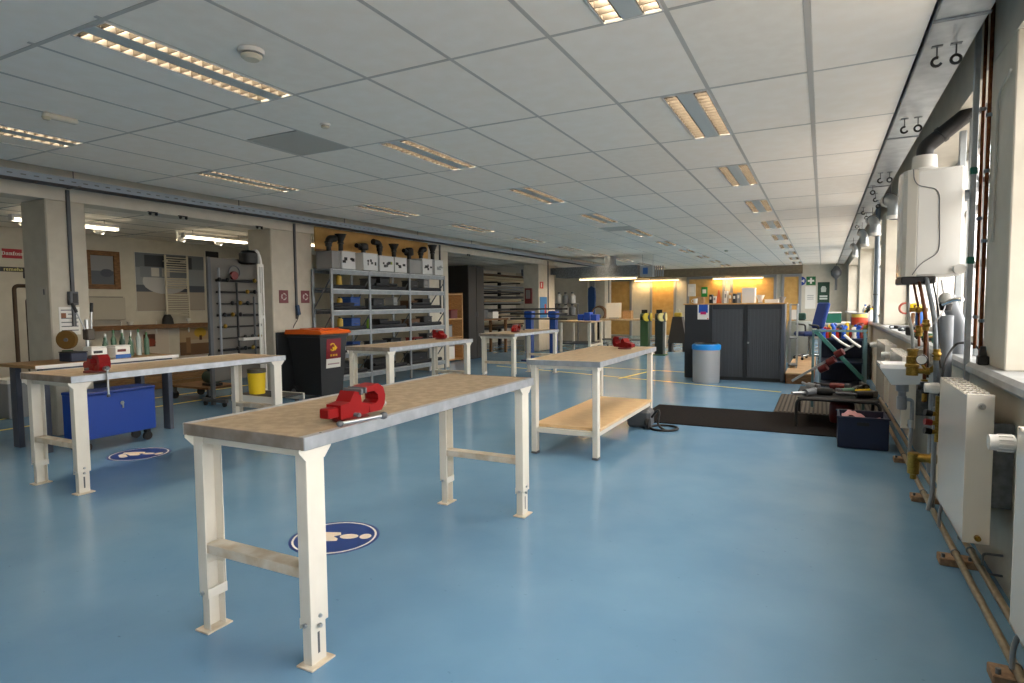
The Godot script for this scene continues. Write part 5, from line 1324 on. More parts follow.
# ---------------------------------------------------------------- the far half of the room
func far_side() -> void:
	# store between the third and fourth columns
	var lk := thing("black_locker", "tall black locker at the entrance of the pipe store", "locker", V(-8.3, 0, -13.6))
	part(lk, "body", mb().box(V(0, 1.2, 0), V(0.6, 2.4, 0.8), 0.008), mat("141415", 0.6))
	for s in [-1, 1]:
		var d := part(lk, "door", mb().box(V(0.305, 1.2, s * 0.2), V(0.016, 2.34, 0.385), 0.004), mat("1a1a1c", 0.55))
		part(d, "handle", mb().box(V(0.318, 1.15, s * 0.05), V(0.012, 0.14, 0.02), 0.002), M.greyd)
	var pc := thing("pine_cupboard", "open pine cupboard left of the black locker", "cupboard", V(-8.3, 0, -12.55))
	for z in [0.5, -0.5]: part(pc, "side_panel", mb().box(V(0, 0.85, z), V(0.45, 1.7, 0.03), 0.003), M.wood)
	for y in [0.05, 0.6, 1.05, 1.66]: part(pc, "shelf", mb().box(V(0, y, 0), V(0.44, 0.03, 0.97), 0.003), M.wood)
	part(pc, "back_panel", mb().box(V(-0.22, 0.85, 0), V(0.012, 1.68, 0.97), 0.0), M.ochre)
	for i in 4:
		crate("stored_box", ["dark box on the pine cupboard's upper shelf", "red box beside the dark one in the pine cupboard", "grey box on the pine cupboard's middle shelf", "white box lowest in the pine cupboard"][i], "box", V(-8.25, [1.065, 1.065, 0.615, 0.065][i], -12.55 + [0.25, -0.15, 0.1, 0.0][i]), V(0.3, [0.3, 0.22, 0.3, 0.35][i], 0.3), [M.black, M.reddark, M.grey, M.paper][i], [M.greyd, M.red, M.greyd, M.grey][i])
	var cr := thing("pipe_rack", "dark cantilever rack stacked with long pipes and timber", "rack", V(-9.6, 0, -17.2))
	for z in [1.9, 0.3, -1.3]:
		part(cr, "upright", mb().box(V(-0.35, 1.25, z), V(0.1, 2.5, 0.1), 0.004), M.black)
		for y in [0.6, 1.0, 1.4, 1.75, 2.1]: part(cr, "arm", mb().box(V(0.05, y, z), V(0.8, 0.04, 0.06), 0.003), M.black)
	var pr := RandomNumberGenerator.new()
	pr.seed = 9
	var tones := [M.pvc, mat("c7b99a", 0.5), M.woodd, mat("8d8f90", 0.4, 0.4), M.wood, mat("5a4a36", 0.6), mat("3b3d40", 0.5)]
	for lv in 5:
		for k in 9:
			var row := k / 3
			var y: float = [0.6, 1.0, 1.4, 1.75, 2.1][lv] + 0.02 + row * 0.085
			var r := pr.randf_range(0.028, 0.042)
			var L := pr.randf_range(4.0, 5.2)
			var mt: Material = tones[pr.randi() % tones.size()]
			solo("stored_pipe", "%s stored length, %s layer, on the %s arm level of the pipe rack" % [["outer", "middle", "inner"][k % 3], ["bottom", "second", "top"][row], ["lowest", "second", "third", "fourth", "top"][lv]], "pipe", mb().cyl(V(0, r, -L / 2), V(0, r, L / 2), r, -1, 10), mt, V(-9.22 - (k % 3) * 0.10 - 0.02 * row, y, -17.0 + pr.randf_range(-0.4, 0.4)), "lengths on the pipe rack")
	var wb := thing("store_bench", "brown storeroom bench in front of the pipe rack", "bench", V(-8.5, 0, -15.0))
	part(wb, "benchtop", mb().box(V(0, 0.98, 0), V(0.6, 0.05, 1.6), 0.004), M.woodd)
	for sx in [-1, 1]:
		for sz in [-1, 1]: part(wb, "leg", mb().box(V(sx * 0.25, 0.478, sz * 0.7), V(0.07, 0.955, 0.07), 0.004), M.woodd)
	crate("white_case", "white case standing on the storeroom bench", "case", V(-8.45, 1.005, -15.2), V(0.3, 0.2, 0.34), M.paper, M.grey)
	crate("grey_case", "grey case standing on the storeroom bench", "case", V(-8.45, 1.005, -14.6), V(0.3, 0.28, 0.3), M.greyd, M.black)
	# fourth column signs
	var fs := thing("fire_box", "red fire alarm box on the shaded side of the fourth column", "alarm box", V(-7.76, 1.64, -16.295))
	part(fs, "cabinet", mb().box(V(0, 0, 0.04), V(0.22, 0.46, 0.08), 0.006), mat("6e1f20", 0.5))
	part(fs, "window", mb().box(V(0, 0.05, 0.082), V(0.14, 0.26, 0.006), 0.002), mat("8f8a88", 0.3))
	var f2 := thing("fire_sign", "small red pictogram sign below the fire alarm box", "sign", V(-7.72, 1.1, -16.295))
	part(f2, "plate", mb().box(V(0, 0, 0.004), V(0.2, 0.2, 0.006), 0.001), mat("b02a2e", 0.5))
	part(f2, "pictogram", mb().box(V(0, 0, 0.0085), V(0.1, 0.12, 0.002), 0.0), M.paper)
	var f3 := thing("fire_sign", "red fire extinguisher sign on the front of the fourth column", "sign", V(-7.448, 1.96, -16.5))
	part(f3, "plate", mb().box(V(0.004, 0, 0), V(0.006, 0.2, 0.24), 0.001), mat("c0302c", 0.5))
	part(f3, "pictogram", mb().box(V(0.0085, 0, 0.02), V(0.002, 0.13, 0.06), 0.0), M.paper)
	var f4 := thing("blue_notice", "blue and red notice board low on the fourth column", "notice", V(-7.448, 1.3, -16.62))
	part(f4, "plate", mb().box(V(0.006, 0, 0), V(0.012, 0.62, 0.5), 0.002), mat("2c6ea8", 0.6))
	part(f4, "print", mb().box(V(0.0135, -0.05, -0.12), V(0.002, 0.3, 0.12), 0.0), mat("a83030", 0.6))
	# blue pipe bending machine
	var bm := thing("pipe_bender", "blue steel pipe bending stand with long black bars behind the bench", "machine", V(-6.0, 0, -13.5))
	for x in [-0.42, 0.22]:
		part(bm, "stand", mb().box(V(x, 0.55, 0), V(0.16, 1.1, 0.16), 0.01), mat("123a80", 0.45))
		part(bm, "foot", mb().box(V(x, 0.02, 0), V(0.3, 0.04, 0.4), 0.004), mat("0d2a60", 0.5))
		part(bm, "head", mb().box(V(x, 1.15, 0), V(0.22, 0.16, 0.22), 0.02), mat("14469a", 0.4))
	for k in 3: part(bm, "bar", mb().cyl(V(-0.9, 1.04 + k * 0.12, 0.1), V(0.62, 1.04 + k * 0.12, 0.1), 0.018, -1, 8), M.black)
	# far benches
	far_bench("cream steel bench carrying the blue vice near the far hood", V(-6.35, 0, -16.9), 1.0, 1.1)
	far_bench("long pale workbench under the lit extraction hood", V(-5.45, 0, -18.9), 2.2, 0.7)
	var bv := thing("blue_parts_bin", "bright blue open parts bin on the far cream bench", "bin", V(-6.1, 0.905, -16.85))
	for k in 3: part(bv, "tub", mb().box(V(-0.2 + k * 0.2, 0.09 + 0.03 * (k % 2), 0), V(0.18, 0.18 + 0.06 * (k % 2), 0.3), 0.01), mat("1547b4", 0.4))
	var sq := thing("white_board", "bright white square sheet standing under the lit hood", "board", V(-6.0, 0.905, -18.95))
	part(sq, "sheet", mb().box(V(0, 0.27, 0), V(0.5, 0.48, 0.02), 0.006), M.paper)
	part(sq, "stand", mb().box(V(0, 0.02, 0), V(0.3, 0.04, 0.16), 0.004), M.grey)
	crate("card_box", "brown cardboard box beside the white square sheet", "box", V(-5.55, 0.905, -19.0), V(0.28, 0.26, 0.3), M.card, M.card)
	# extraction hood
	var hd := thing("extraction_hood", "grey sheet steel extraction hood with round riser above the far benches", "hood", V(-5.95, 2.19, -17.4))
	for k in 6: part(hd, "hood_panel", mb().box(V(-1.04 + k * 0.415, 0.14, 0.39), V(0.41, 0.28, 0.02), 0.003), M.galvd)
	part(hd, "roof", mb().box(V(0, 0.285, 0), V(2.5, 0.02, 0.8), 0.002), M.galvd)
	for s in [-1, 1]: part(hd, "end_panel", mb().box(V(s * 1.24, 0.14, 0), V(0.02, 0.28, 0.8), 0.002), M.galvd)
	part(hd, "back_panel", mb().box(V(0, 0.14, -0.39), V(2.46, 0.28, 0.02), 0.002), M.galvd)
	part(hd, "riser", mb().lathe([[0.20, 0.295], [0.20, 0.34], [0.17, 0.35], [0.17, 0.585]], V(0.36, 0, 0.1), 18), M.galvd)
	part(hd, "duct", mb().box(V(-1.9, 0.2, 0.1), V(1.2, 0.2, 0.25), 0.004), M.galvd)
	tube_lamp("long warm tube lamp along the lower edge of the extraction hood", V(-5.55, 2.10, -16.95), 1.75, true, 3.6, Color(1.0, 0.84, 0.60), 0.09, 8.0)
	var fan := thing("fan_unit", "grey fan heater box with blue symbol hanging beside the hood", "fan heater", V(-4.45, 2.14, -17.2))
	part(fan, "housing", mb().box(V(0, 0.16, 0), V(0.36, 0.32, 0.3), 0.006), mat("9aa0a4", 0.5, 0.3))
	part(fan, "symbol", mb().box(V(-0.03, 0.17, 0.152), V(0.14, 0.18, 0.004), 0.001), mat("2a5c9c", 0.5))
	for k in 5: part(fan, "louvre_blade", mb().box(V(0.22 + k * 0.06, 0.15, 0.13), V(0.035, 0.3, 0.02), 0.002), mat("8b9196", 0.5, 0.3))
	for s in [-1, 1]: part(fan, "rod", mb().cyl(V(s * 0.15, 0.32, 0), V(s * 0.15, 0.64, 0), 0.004, -1, 6), M.greyd)
	tube_lamp("warm strip lamp glowing on the far wall above the dark cabinet", V(-3.0, 2.33, -25.42), 1.9, true, 2.4, Color(1.0, 0.82, 0.55), 0.13, 8.0)
	tube_lamp("warm strip lamp on the far wall above the ochre doors", V(-6.2, 2.33, -25.42), 1.9, true, 2.4, Color(1.0, 0.82, 0.55), 0.13, 8.0)
	# machines
	for i in 2:
		var t := thing("bench_grinder", ["green pedestal grinder with yellow disc nearest the bench with timber shelf", "dark pedestal grinder with pale yellow disc beside the green one"][i], "grinder", V([-4.28, -3.88][i], 0, -16.3), "pedestal grinders")
		part(t, "foot_plate", mb().box(V(0, 0.015, 0), V(0.36, 0.03, 0.4), 0.004), M.green)
		part(t, "pedestal", mb().box(V(0, 0.48, 0), V(0.22, 0.9, 0.24), 0.01), [mat("3d5a35", 0.5), mat("232a24", 0.5)][i])
		part(t, "motor", mb().cyl(V(-0.12, 1.02, 0), V(0.1, 1.02, 0), 0.10, -1, 16), [mat("35502f", 0.5), mat("4a4c44", 0.5)][i])
		part(t, "wheel_guard", mb().cyl(V(0.1, 1.02, 0), V(0.16, 1.02, 0), 0.13, -1, 20), M.greyd)
		part(t, "disc", mb().cyl(V(0.16, 1.02, 0.02), V(0.175, 1.02, 0.02), 0.11, -1, 20).cyl(V(0.05, 1.02, 0.10), V(0.09, 1.02, 0.14), 0.11, -1, 20), [mat("d8c021", 0.5), mat("cfc27a", 0.5)][i])
		part(t, "eye_shield", mb().box(V(0, 1.17, 0.08), V(0.16, 0.1, 0.012), 0.002), M.black)
	var tz := thing("anvil_stand", "dark tapered machine stand with yellow head behind the dark cabinet", "machine", V(-3.67, 0, -17.6))
	part(tz, "tapered_stand", mb().prism([Vector2(-0.26, 0.25), Vector2(0.26, 0.25), Vector2(0.13, 1.0), Vector2(-0.13, 1.0)], 0.3, V(0, 0, -0.15)), mat("2a2624", 0.6))
	for s in [-1, 1]: part(tz, "foot", mb().box(V(s * 0.2, 0.125, 0), V(0.1, 0.25, 0.26), 0.004), M.black)
	part(tz, "head", mb().box(V(0, 1.06, 0), V(0.2, 0.12, 0.2), 0.02), mat("a08c2a", 0.5))
	part(tz, "wheel", mb().cyl(V(0, 1.16, 0.02), V(0, 1.16, 0.08), 0.06, -1, 14), mat("bdbba8", 0.5))
	var sw := thing("blue_coat", "dark blue work coat hanging on the far post beside the lit hood", "coat", V(-7.55, 0.98, -21.2))
	part(sw, "garment", mb().prism([Vector2(-0.12, 0.0), Vector2(0.10, 0.0), Vector2(0.14, 0.65), Vector2(0.12, 0.98), Vector2(0.0, 1.06), Vector2(-0.12, 0.98), Vector2(-0.13, 0.65)], 0.14, V(0, 0, -0.07)), mat("1f4272", 0.8))
	part(sw, "hook", mb().cyl(V(0, 1.04, 0), V(0, 1.14, 0), 0.01, -1, 6), M.greyd)
	var pp := thing("grey_post", "grey steel post carrying the work coat", "post", V(-7.55, 0, -21.33))
	part(pp, "shaft", mb().box(V(0, 1.3, 0), V(0.14, 2.6, 0.08), 0.005), M.grey)
	part(pp, "foot_plate", mb().box(V(0, 0.01, 0), V(0.3, 0.02, 0.2), 0.003), M.greyd)
	for i in 6:
		bottle("pale canister, %s of the stack by the far hose reel" % ["first", "second", "third", "fourth", "fifth", "sixth"][i], V(-8.6 + 0.26 * (i % 3), 1.0 + 0.42 * (i / 3), -20.6), 0.40, 0.12, M.plastic if i % 2 else M.grey, M.greyd, "canisters by the hose reel", "canister")
	for y in [0.97, 1.39]:
		var sh := thing("wall_shelf", "%s steel shelf holding the pale canisters" % ("lower" if y < 1.0 else "upper"), "shelf", V(-8.35, y, -20.6))
		part(sh, "board", mb().box(V(0, 0.01, 0), V(0.9, 0.02, 0.3), 0.002), M.galvd)
		for s in [-1, 1]: part(sh, "bracket", mb().box(V(s * 0.44, -0.21 if y > 1.0 else -0.485, -0.13), V(0.03, 0.42 if y > 1.0 else 0.97, 0.04), 0.002), M.galvd)
	var hr := thing("hose_reel", "brown hose coiled on a reel below the coat", "hose reel", V(-7.0, 0, -20.4))
	for k in 4: part(hr, "coil", mb().ring(V(0, 1.05, -0.06 + k * 0.045), 0.26 - 0.01 * k, 0.024, Basis(V(1, 0, 0), PI / 2), 20), M.woodd)
	part(hr, "stand", mb().box(V(0, 0.5, 0), V(0.1, 1.0, 0.2), 0.004).box(V(0, 0.02, 0), V(0.5, 0.04, 0.4), 0.004), M.black)
	# things on the cabinet
	var cy := 1.381
	var on := [["box", -2.02, 0.12, 0.07, M.card, "small brown box at the near corner of the cabinet top"], ["binder", -1.83, 0.16, 0.05, M.black, "black ring binder on the cabinet top"], ["binder", -1.76, 0.13, 0.05, M.paper, "short white binder on the cabinet top"], ["cone", -1.70, 0.24, 0.06, M.orange, "orange cone on the cabinet top"],
		["binder", -1.57, 0.22, 0.05, M.paper, "tall white binder in the middle of the cabinet top"], ["binder", -1.49, 0.19, 0.05, M.wood, "brown file beside the tall white binder"], ["binder", -1.42, 0.17, 0.05, M.anth, "dark file beside the brown one"], ["binder", -1.35, 0.19, 0.05, M.grey, "grey file beside the dark one"],
		["box", -1.18, 0.27, 0.22, M.paper, "white archive box standing on the cabinet top"], ["bowl", -0.99, 0.14, 0.075, M.plastic, "white bowl on the cabinet top"], ["box", -0.80, 0.06, 0.22, M.paper, "flat stack of paper on the cabinet top"], ["bowl", -0.63, 0.10, 0.06, M.grey, "grey mug at the far end of the cabinet top"]]
	for q in on:
		var at := V(q[1], cy, -11.66)
		if q[0] == "bowl":
			var t := thing("bowl", q[5], "bowl", at)
			part(t, "cup", mb().lathe([[0, 0], [q[3] * 0.5, 0], [q[3] * 0.45, q[2] * 0.3], [q[3], q[2]], [q[3] * 0.92, q[2]], [q[3] * 0.3, q[2] * 0.35]], Vector3.ZERO, 16), q[4])
			part(t, "foot", mb().cyl(V(0, 0, 0), V(0, 0.01, 0), q[3] * 0.52, -1, 14), M.grey)
		elif q[0] == "cone":
			var t := thing("warning_cone", q[5], "cone", at)
			part(t, "shaft", mb().cyl(V(0, 0.012, 0), V(0, q[2], 0), q[3] * 0.8, 0.012, 14), q[4])
			part(t, "foot_plate", mb().box(V(0, 0.006, 0), V(q[3] * 2, 0.012, q[3] * 2), 0.002), q[4])
		elif q[0] == "binder":
			var t := thing("ring_binder", q[5], "binder", at)
			part(t, "cover", mb().box(V(0, q[2] * 0.5, 0), V(q[3], q[2], 0.2), 0.004), q[4])
			part(t, "spine_label", mb().box(V(0, q[2] * 0.6, 0.101), V(q[3] * 0.6, q[2] * 0.3, 0.002), 0.0), M.paper if q[4] != M.paper else M.grey)
		else:
			crate("desk_box", q[5], "box", at, V(q[3] if q[3] > 0.1 else 0.12, q[2], 0.22), q[4], q[4])
	# far wall fittings
	var fw := [["white_cabinet", -4.79, 1.91, 0.30, 0.5, M.plastic, "small white wall cabinet above the dark cabinet's corner"], ["green_sign", -4.29, 1.83, 0.24, 0.4, mat("1f8a3c", 0.5), "green emergency sign on the far ochre wall"]]
	for q in fw:
		var t := thing(q[0], q[6], "sign" if "sign" in q[0] else "cabinet", V(q[1], q[2], -25.649))
		part(t, "body", mb().box(V(0, 0, 0.05), V(q[3], q[4], 0.1), 0.005), q[5])
		part(t, "face", mb().box(V(0, 0.02, 0.101), V(q[3] * 0.6, q[4] * 0.4, 0.006), 0.001), M.paper)
	var sg := thing("round_sign", "round blue eyewash sign on the far wall beside the green cross", "sign", V(-0.75, 2.18, -25.649))
	part(sg, "plate", mb().cyl(V(0, 0, 0), V(0, 0, 0.012), 0.17, -1, 24), mat("1e3f9a", 0.5))
	part(sg, "pictogram", mb().box(V(0, 0, 0.0135), V(0.2, 0.05, 0.003), 0.0), M.paper)
	for s in [-1, 1]: part(sg, "pictogram", mb().box(V(s * 0.09, 0, 0.0135), V(0.05, 0.11, 0.003), 0.0), M.paper)
	var gc := thing("first_aid_sign", "green first aid sign with white cross on the far wall", "sign", V(-0.41, 2.18, -25.649))
	part(gc, "plate", mb().box(V(0, 0, 0.006), V(0.32, 0.32, 0.012), 0.002), mat("1c6a3a", 0.5))
	part(gc, "cross_bar", mb().box(V(0, 0, 0.0135), V(0.22, 0.07, 0.003), 0.0), M.paper)
	part(gc, "cross_post", mb().box(V(0, 0, 0.0137), V(0.07, 0.22, 0.003), 0.0), M.paper)
	var gp := thing("safety_poster", "dark green poster with white figure on the far wall", "poster", V(0.02, 1.73, -25.649))
	part(gp, "sheet", mb().box(V(0, 0, 0.006), V(0.40, 0.78, 0.012), 0.002), mat("14402f", 0.5))
	part(gp, "figure", mb().prism([Vector2(-0.08, 0.02), Vector2(0.08, 0.02), Vector2(0.09, 0.16), Vector2(0.05, 0.24), Vector2(-0.05, 0.24), Vector2(-0.09, 0.16)], 0.003, V(0, 0, 0.0125)), mat("b9c4bd", 0.6))
	for k in 2: part(gp, "print_line", mb().box(V(0, -0.14 - k * 0.09, 0.0135), V(0.26, 0.06, 0.003), 0.0), mat("c6d2ca", 0.6))
	for k in 3:
		var t := thing("wall_papers", ["white sheet pinned beside the first aid signs", "tall white list below the green cross", "small framed sheet above the office chair"][k], "paper", V([-1.0, -0.42, -1.02][k], [1.62, 1.55, 1.25][k], -25.649), "papers on the far wall")
		part(t, "sheet", mb().box(V(0, 0, 0.003), V([0.34, 0.36, 0.4][k], [0.4, 0.85, 0.3][k], 0.006), 0.0), M.paper)
		for j in 3: part(t, "print_line", mb().box(V(0, 0.08 - j * 0.07, 0.007), V(0.22, 0.02, 0.002), 0.0), M.grey)
	var hl := thing("hanging_lantern", "dark lantern shaped fitting hanging near the far window corner", "lamp", V(0.42, 1.9, -25.2))
	part(hl, "shade", mb().lathe([[0.03, 0.3], [0.16, 0.45], [0.18, 0.6], [0.06, 0.78], [0.0, 0.8]], Vector3.ZERO, 12), M.greyd)
	part(hl, "stem", mb().box(V(0, 0.15, 0), V(0.08, 0.5, 0.06), 0.004), M.greyd)
	part(hl, "rod", mb().cyl(V(0, 0.78, 0), V(0, 0.9, 0), 0.01, -1, 6), M.greyd)
	# desk corner right of the cabinet
	var pf := thing("desk_platform", "low beige platform right of the dark cabinet", "platform", V(-0.33, 0, -13.1))
	part(pf, "deck", mb().box(V(0, 0.17, 0), V(0.44, 0.02, 3.6), 0.003), noisy("deckb", "b7966f", "c6a780", 1.0, 0.02, 0.6))
	part(pf, "front_board", mb().box(V(0, 0.08, 1.79), V(0.44, 0.16, 0.02), 0.003), M.woodd)
	for s in [-1, 1]: part(pf, "side_board", mb().box(V(s * 0.21, 0.08, 0), V(0.02, 0.16, 3.6), 0.003), mat("8a4f30", 0.6))
	var ds := thing("steel_shelf", "small grey steel shelf rack beside the dark cabinet's end", "shelf", V(-0.47, 0.18, -12.4))
	for sx in [-1, 1]:
		for sz in [-1, 1]: part(ds, "post", mb().box(V(sx * 0.06, 0.59, sz * 0.2), V(0.02, 1.18, 0.02), 0.002), M.galv)
	for y in [0.05, 0.55, 1.16]: part(ds, "shelf", mb().box(V(0, y, 0), V(0.14, 0.02, 0.42), 0.002), M.galvd)
	part(ds, "paper_note", mb().box(V(0.01, 0.98, 0.212), V(0.08, 0.18, 0.003), 0.0), M.paper)
	office_chair(V(-0.24, 0.18, -14.2))
	var br := thing("grey_barrel", "pale grey plastic barrel behind the office chair", "barrel", V(-0.46, 0, -15.3))
	part(br, "drum", mb().lathe([[0, 0], [0.25, 0], [0.28, 0.3], [0.28, 0.7], [0.24, 0.95], [0.0, 0.98]], Vector3.ZERO, 20), mat("8f9590", 0.5))
	part(br, "dark_lid", mb().box(V(0.0, 1.06, 0), V(0.26, 0.16, 0.24), 0.02), mat("14382e", 0.5))
	# parts trolley below the window end
	var tq := thing("parts_trolley", "dark blue steel parts trolley heaped with coloured fittings", "trolley", V(0.28, 0, -10.6))
	for sx in [-1, 1]:
		for sz in [-1, 1]: part(tq, "post", mb().box(V(sx * 0.30, 0.46, sz * 0.35), V(0.03, 0.8, 0.03), 0.003), mat("6f8a96", 0.4, 0.4))
	for sx in [-1, 1]:
		for sz in [-1, 1]: part(tq, "castor", mb().cyl(V(sx * 0.30 - 0.012, 0.04, sz * 0.35), V(sx * 0.30 + 0.012, 0.04, sz * 0.35), 0.04, -1, 12).cyl(V(sx * 0.3, 0.05, sz * 0.35), V(sx * 0.3, 0.08, sz * 0.35), 0.01, -1, 6), M.rubber)
	for y in [0.12, 0.48, 0.83]: part(tq, "shelf", mb().box(V(0, y, 0), V(0.6, 0.025, 0.72), 0.003), mat("1b2a44", 0.5))
	part(tq, "back_sheet", mb().box(V(0, 0.46, -0.35), V(0.58, 0.7, 0.01), 0.002), M.navy)
	var cols := ["1a4fb8", "b32020", "d9b81a", "1a4fb8", "c83228", "2a2d33", "1a57c0", "d2a81c", "a51e1e", "d9d5cc", "1c48a4", "7a2a22"]
	var cn := ["blue", "red", "yellow", "bright blue", "bright red", "black", "royal blue", "amber", "dark red", "white", "deep blue", "brown"]
	for i in 24:
		var c: int = i % 12
		var t := thing("pipe_fitting", "%s pipe fitting in the %s of the heap on the blue trolley" % [cn[c], "front row" if i < 12 else "back row"], "fitting", V(0.02 + (i % 12) * 0.045, 0.8435, -10.33 - (0.2 if i >= 12 else 0.0) - 0.05 * (i % 3)), "fittings heaped on the blue trolley", i * 1.3)
		var m := mat(cols[c], 0.4)
		part(t, "elbow", mb().tube([V(0, 0.03, 0), V(0, 0.08 + 0.03 * (i % 4), 0), V(0.02, 0.12 + 0.03 * (i % 4), 0.03)], 0.028, 8, 0.04), m)
		part(t, "collar", mb().cyl(V(0, 0, 0), V(0, 0.03, 0), 0.034, -1, 10), m)
	for i in 10:
		bottle("%s canister on the far end of the sill, %s from the window corner" % [["white and yellow", "yellow", "dark", "white", "green"][i % 5], ["first", "second", "third", "fourth", "fifth", "sixth", "seventh", "eighth", "ninth", "tenth"][i]], V(0.84 if i % 2 else 0.80, 1.045, -13.0 - i * 0.22), 0.22 + 0.03 * (i % 3), 0.05, [M.paper, M.yellow, M.black, M.plastic, M.teal][i % 5], [M.yellow, M.reddark, M.greyd, M.bluepl, M.black][i % 5], "canisters on the far sill", "sill_canister")
	# yellow and white drums standing in front of the far sill
	for i in 4:
		var t := thing("paint_drum", "%s drum with printed label stacked before the far sill" % ["yellow", "white", "pale yellow", "cream"][i], "drum", V(0.60, 0.62 if i < 2 else 0.905, -12.6 - 0.32 * (i % 2)), "drums before the far sill")
		part(t, "drum_body", mb().lathe([[0, 0], [0.13, 0], [0.13, 0.26], [0.0, 0.26]], Vector3.ZERO, 16), [M.yellow, M.paper, mat("d8c964", 0.5), mat("d9d2bd", 0.5)][i])
		part(t, "label_band", mb().lathe([[0.131, 0.06], [0.132, 0.2]], Vector3.ZERO, 16), [M.paper, M.yellow, mat("c9482c", 0.5), M.bluepl][i])
		part(t, "drum_lid", mb().cyl(V(0, 0.26, 0), V(0, 0.275, 0), 0.135, -1, 16), M.grey)
	crate("drum_stand", "dark steel box under the stacked drums before the far sill", "stand", V(0.60, 0, -12.76), V(0.34, 0.62, 0.7), M.anth, M.black)
	for i in 2:
		crate("green_bin", ["green parts bin full of white bags near the far wall", "dark green parts bin beside the white bags"][i], "bin", V([0.22, 0.05][i], 0.92, -15.2 - i * 0.6), V(0.3, 0.24, 0.32), M.teal, [M.paper, M.teal][i])
	var lt := thing("low_table", "low pale table carrying the green parts bins", "table", V(0.25, 0, -15.6))
	part(lt, "tabletop", mb().box(V(0, 0.9, 0), V(0.7, 0.04, 1.3), 0.004), M.plastic)
	for sx in [-1, 1]:
		for sz in [-1, 1]: part(lt, "leg", mb().box(V(sx * 0.3, 0.44, sz * 0.58), V(0.05, 0.88, 0.05), 0.003), M.grey)
	# tube stand with tools, folding pipe stand, crate with cloth
	var ts := thing("tube_stand", "low dark tubular stand with tools lying on it", "stand", V(0.16, 0, -7.9))
	for s in [-1, 1]:
		part(ts, "hoop", mb().tube([V(-0.40, 0.012, s * 0.5), V(-0.40, 0.32, s * 0.5), V(0.40, 0.32, s * 0.5), V(0.40, 0.012, s * 0.5)], 0.018, 8, 0.08), M.black)
		part(ts, "side_bar", mb().box(V(s * 0.36, 0.315, 0), V(0.03, 0.02, 1.0), 0.002), M.black)
	part(ts, "mesh_shelf", mb().box(V(0, 0.33, 0), V(0.78, 0.012, 1.0), 0.002), mat("2b2c2d", 0.5, 0.4))
	var tools := [["pipe_wrench", -0.12, 0.22, "dark pipe wrench lying on the tubular stand"], ["threading_head", 0.10, 0.12, "green and yellow threading tool lying on the tubular stand"], ["threading_head", 0.20, -0.12, "black ratchet head lying on the tubular stand"], ["pipe_wrench", -0.25, -0.2, "long steel wrench hanging over the tubular stand"], ["threading_head", 0.02, -0.32, "red die head lying on the tubular stand"], ["pipe_wrench", 0.26, 0.30, "black adjustable wrench at the front corner of the tubular stand"], ["threading_head", -0.28, 0.34, "grey pipe cutter at the free corner of the tubular stand"], ["pipe_wrench", 0.30, -0.42, "dark stock and die at the back of the tubular stand"]]
	for i in tools.size():
		var q: Array = tools[i]
		var t := thing(q[0], q[3], "tool", V(0.16 + q[1], 0.337, -7.9 + q[2]), "tools on the tubular stand", 0.7 * i)
		part(t, "tool_body", mb().cyl(V(-0.08, 0.04, 0), V(0.08, 0.04, 0), 0.04, -1, 12), [M.blackg, mat("2c5a45", 0.4), M.black, M.steel, M.reddark, M.blackg, M.greyd, M.black][i])
		part(t, "grip", mb().cyl(V(0.08, 0.04, 0), V(0.28, 0.05, 0.03), 0.016, -1, 8), [M.black, M.yellow, M.greyd, M.steel, M.black, M.greyd, M.steel, M.black][i])
		part(t, "jaw", mb().box(V(-0.11, 0.045, 0), V(0.06, 0.07, 0.05), 0.008), M.greyd)
	solo("red_tool_case", "dark red round case standing below the tubular stand", "case", mb().lathe([[0, 0], [0.12, 0], [0.13, 0.05], [0.13, 0.2], [0.1, 0.26], [0.0, 0.27]], Vector3.ZERO, 16), M.reddark, V(0.22, 0.012, -7.85))
	var fo := thing("folding_stand", "teal and steel folding pipe stand with crossed legs", "stand", V(0.16, 0, -8.75))
	part(fo, "teal_leg", mb().bar(V(-0.24, 1.02, 0.0), V(0.30, 0.42, 0.0), 0.03, 0.05, 0.003), mat("2f6a64", 0.4))
	part(fo, "steel_leg", mb().bar(V(-0.50, 0.36, 0.06), V(0.20, 0.85, 0.06), 0.02, 0.03, 0.003), M.galv)
	part(fo, "top_bar", mb().box(V(0.03, 1.02, 0), V(0.62, 0.03, 0.03), 0.003), mat("5f7f86", 0.4, 0.3))
	for s in [-1, 1]: part(fo, "post", mb().box(V(0.03 + s * 0.29, 0.51, -0.06), V(0.03, 1.02, 0.03), 0.003), mat("5f7f86", 0.4, 0.3))
	for k in 2: part(fo, "white_handle", mb().tube([V(-0.05 + k * 0.14, 0.97, 0.04), V(0.05 + k * 0.14, 0.88, 0.07), V(0.15 + k * 0.12, 0.82, 0.07)], 0.016, 8, 0.04), M.plastic)
	for k in 3: part(fo, "red_roller", mb().cyl(V(-0.18 + k * 0.09, 0.52 + k * 0.1, 0.09), V(-0.10 + k * 0.09, 0.57 + k * 0.1, 0.12), 0.045, -1, 12), mat("551818", 0.45))
	var bc := thing("blue_crate", "dark blue plastic crate with a pink cloth on the floor", "crate", V(0.36, 0, -6.72))
	part(bc, "floor_plate", mb().box(V(0, 0.012, 0), V(0.40, 0.02, 0.40), 0.003), M.navy)
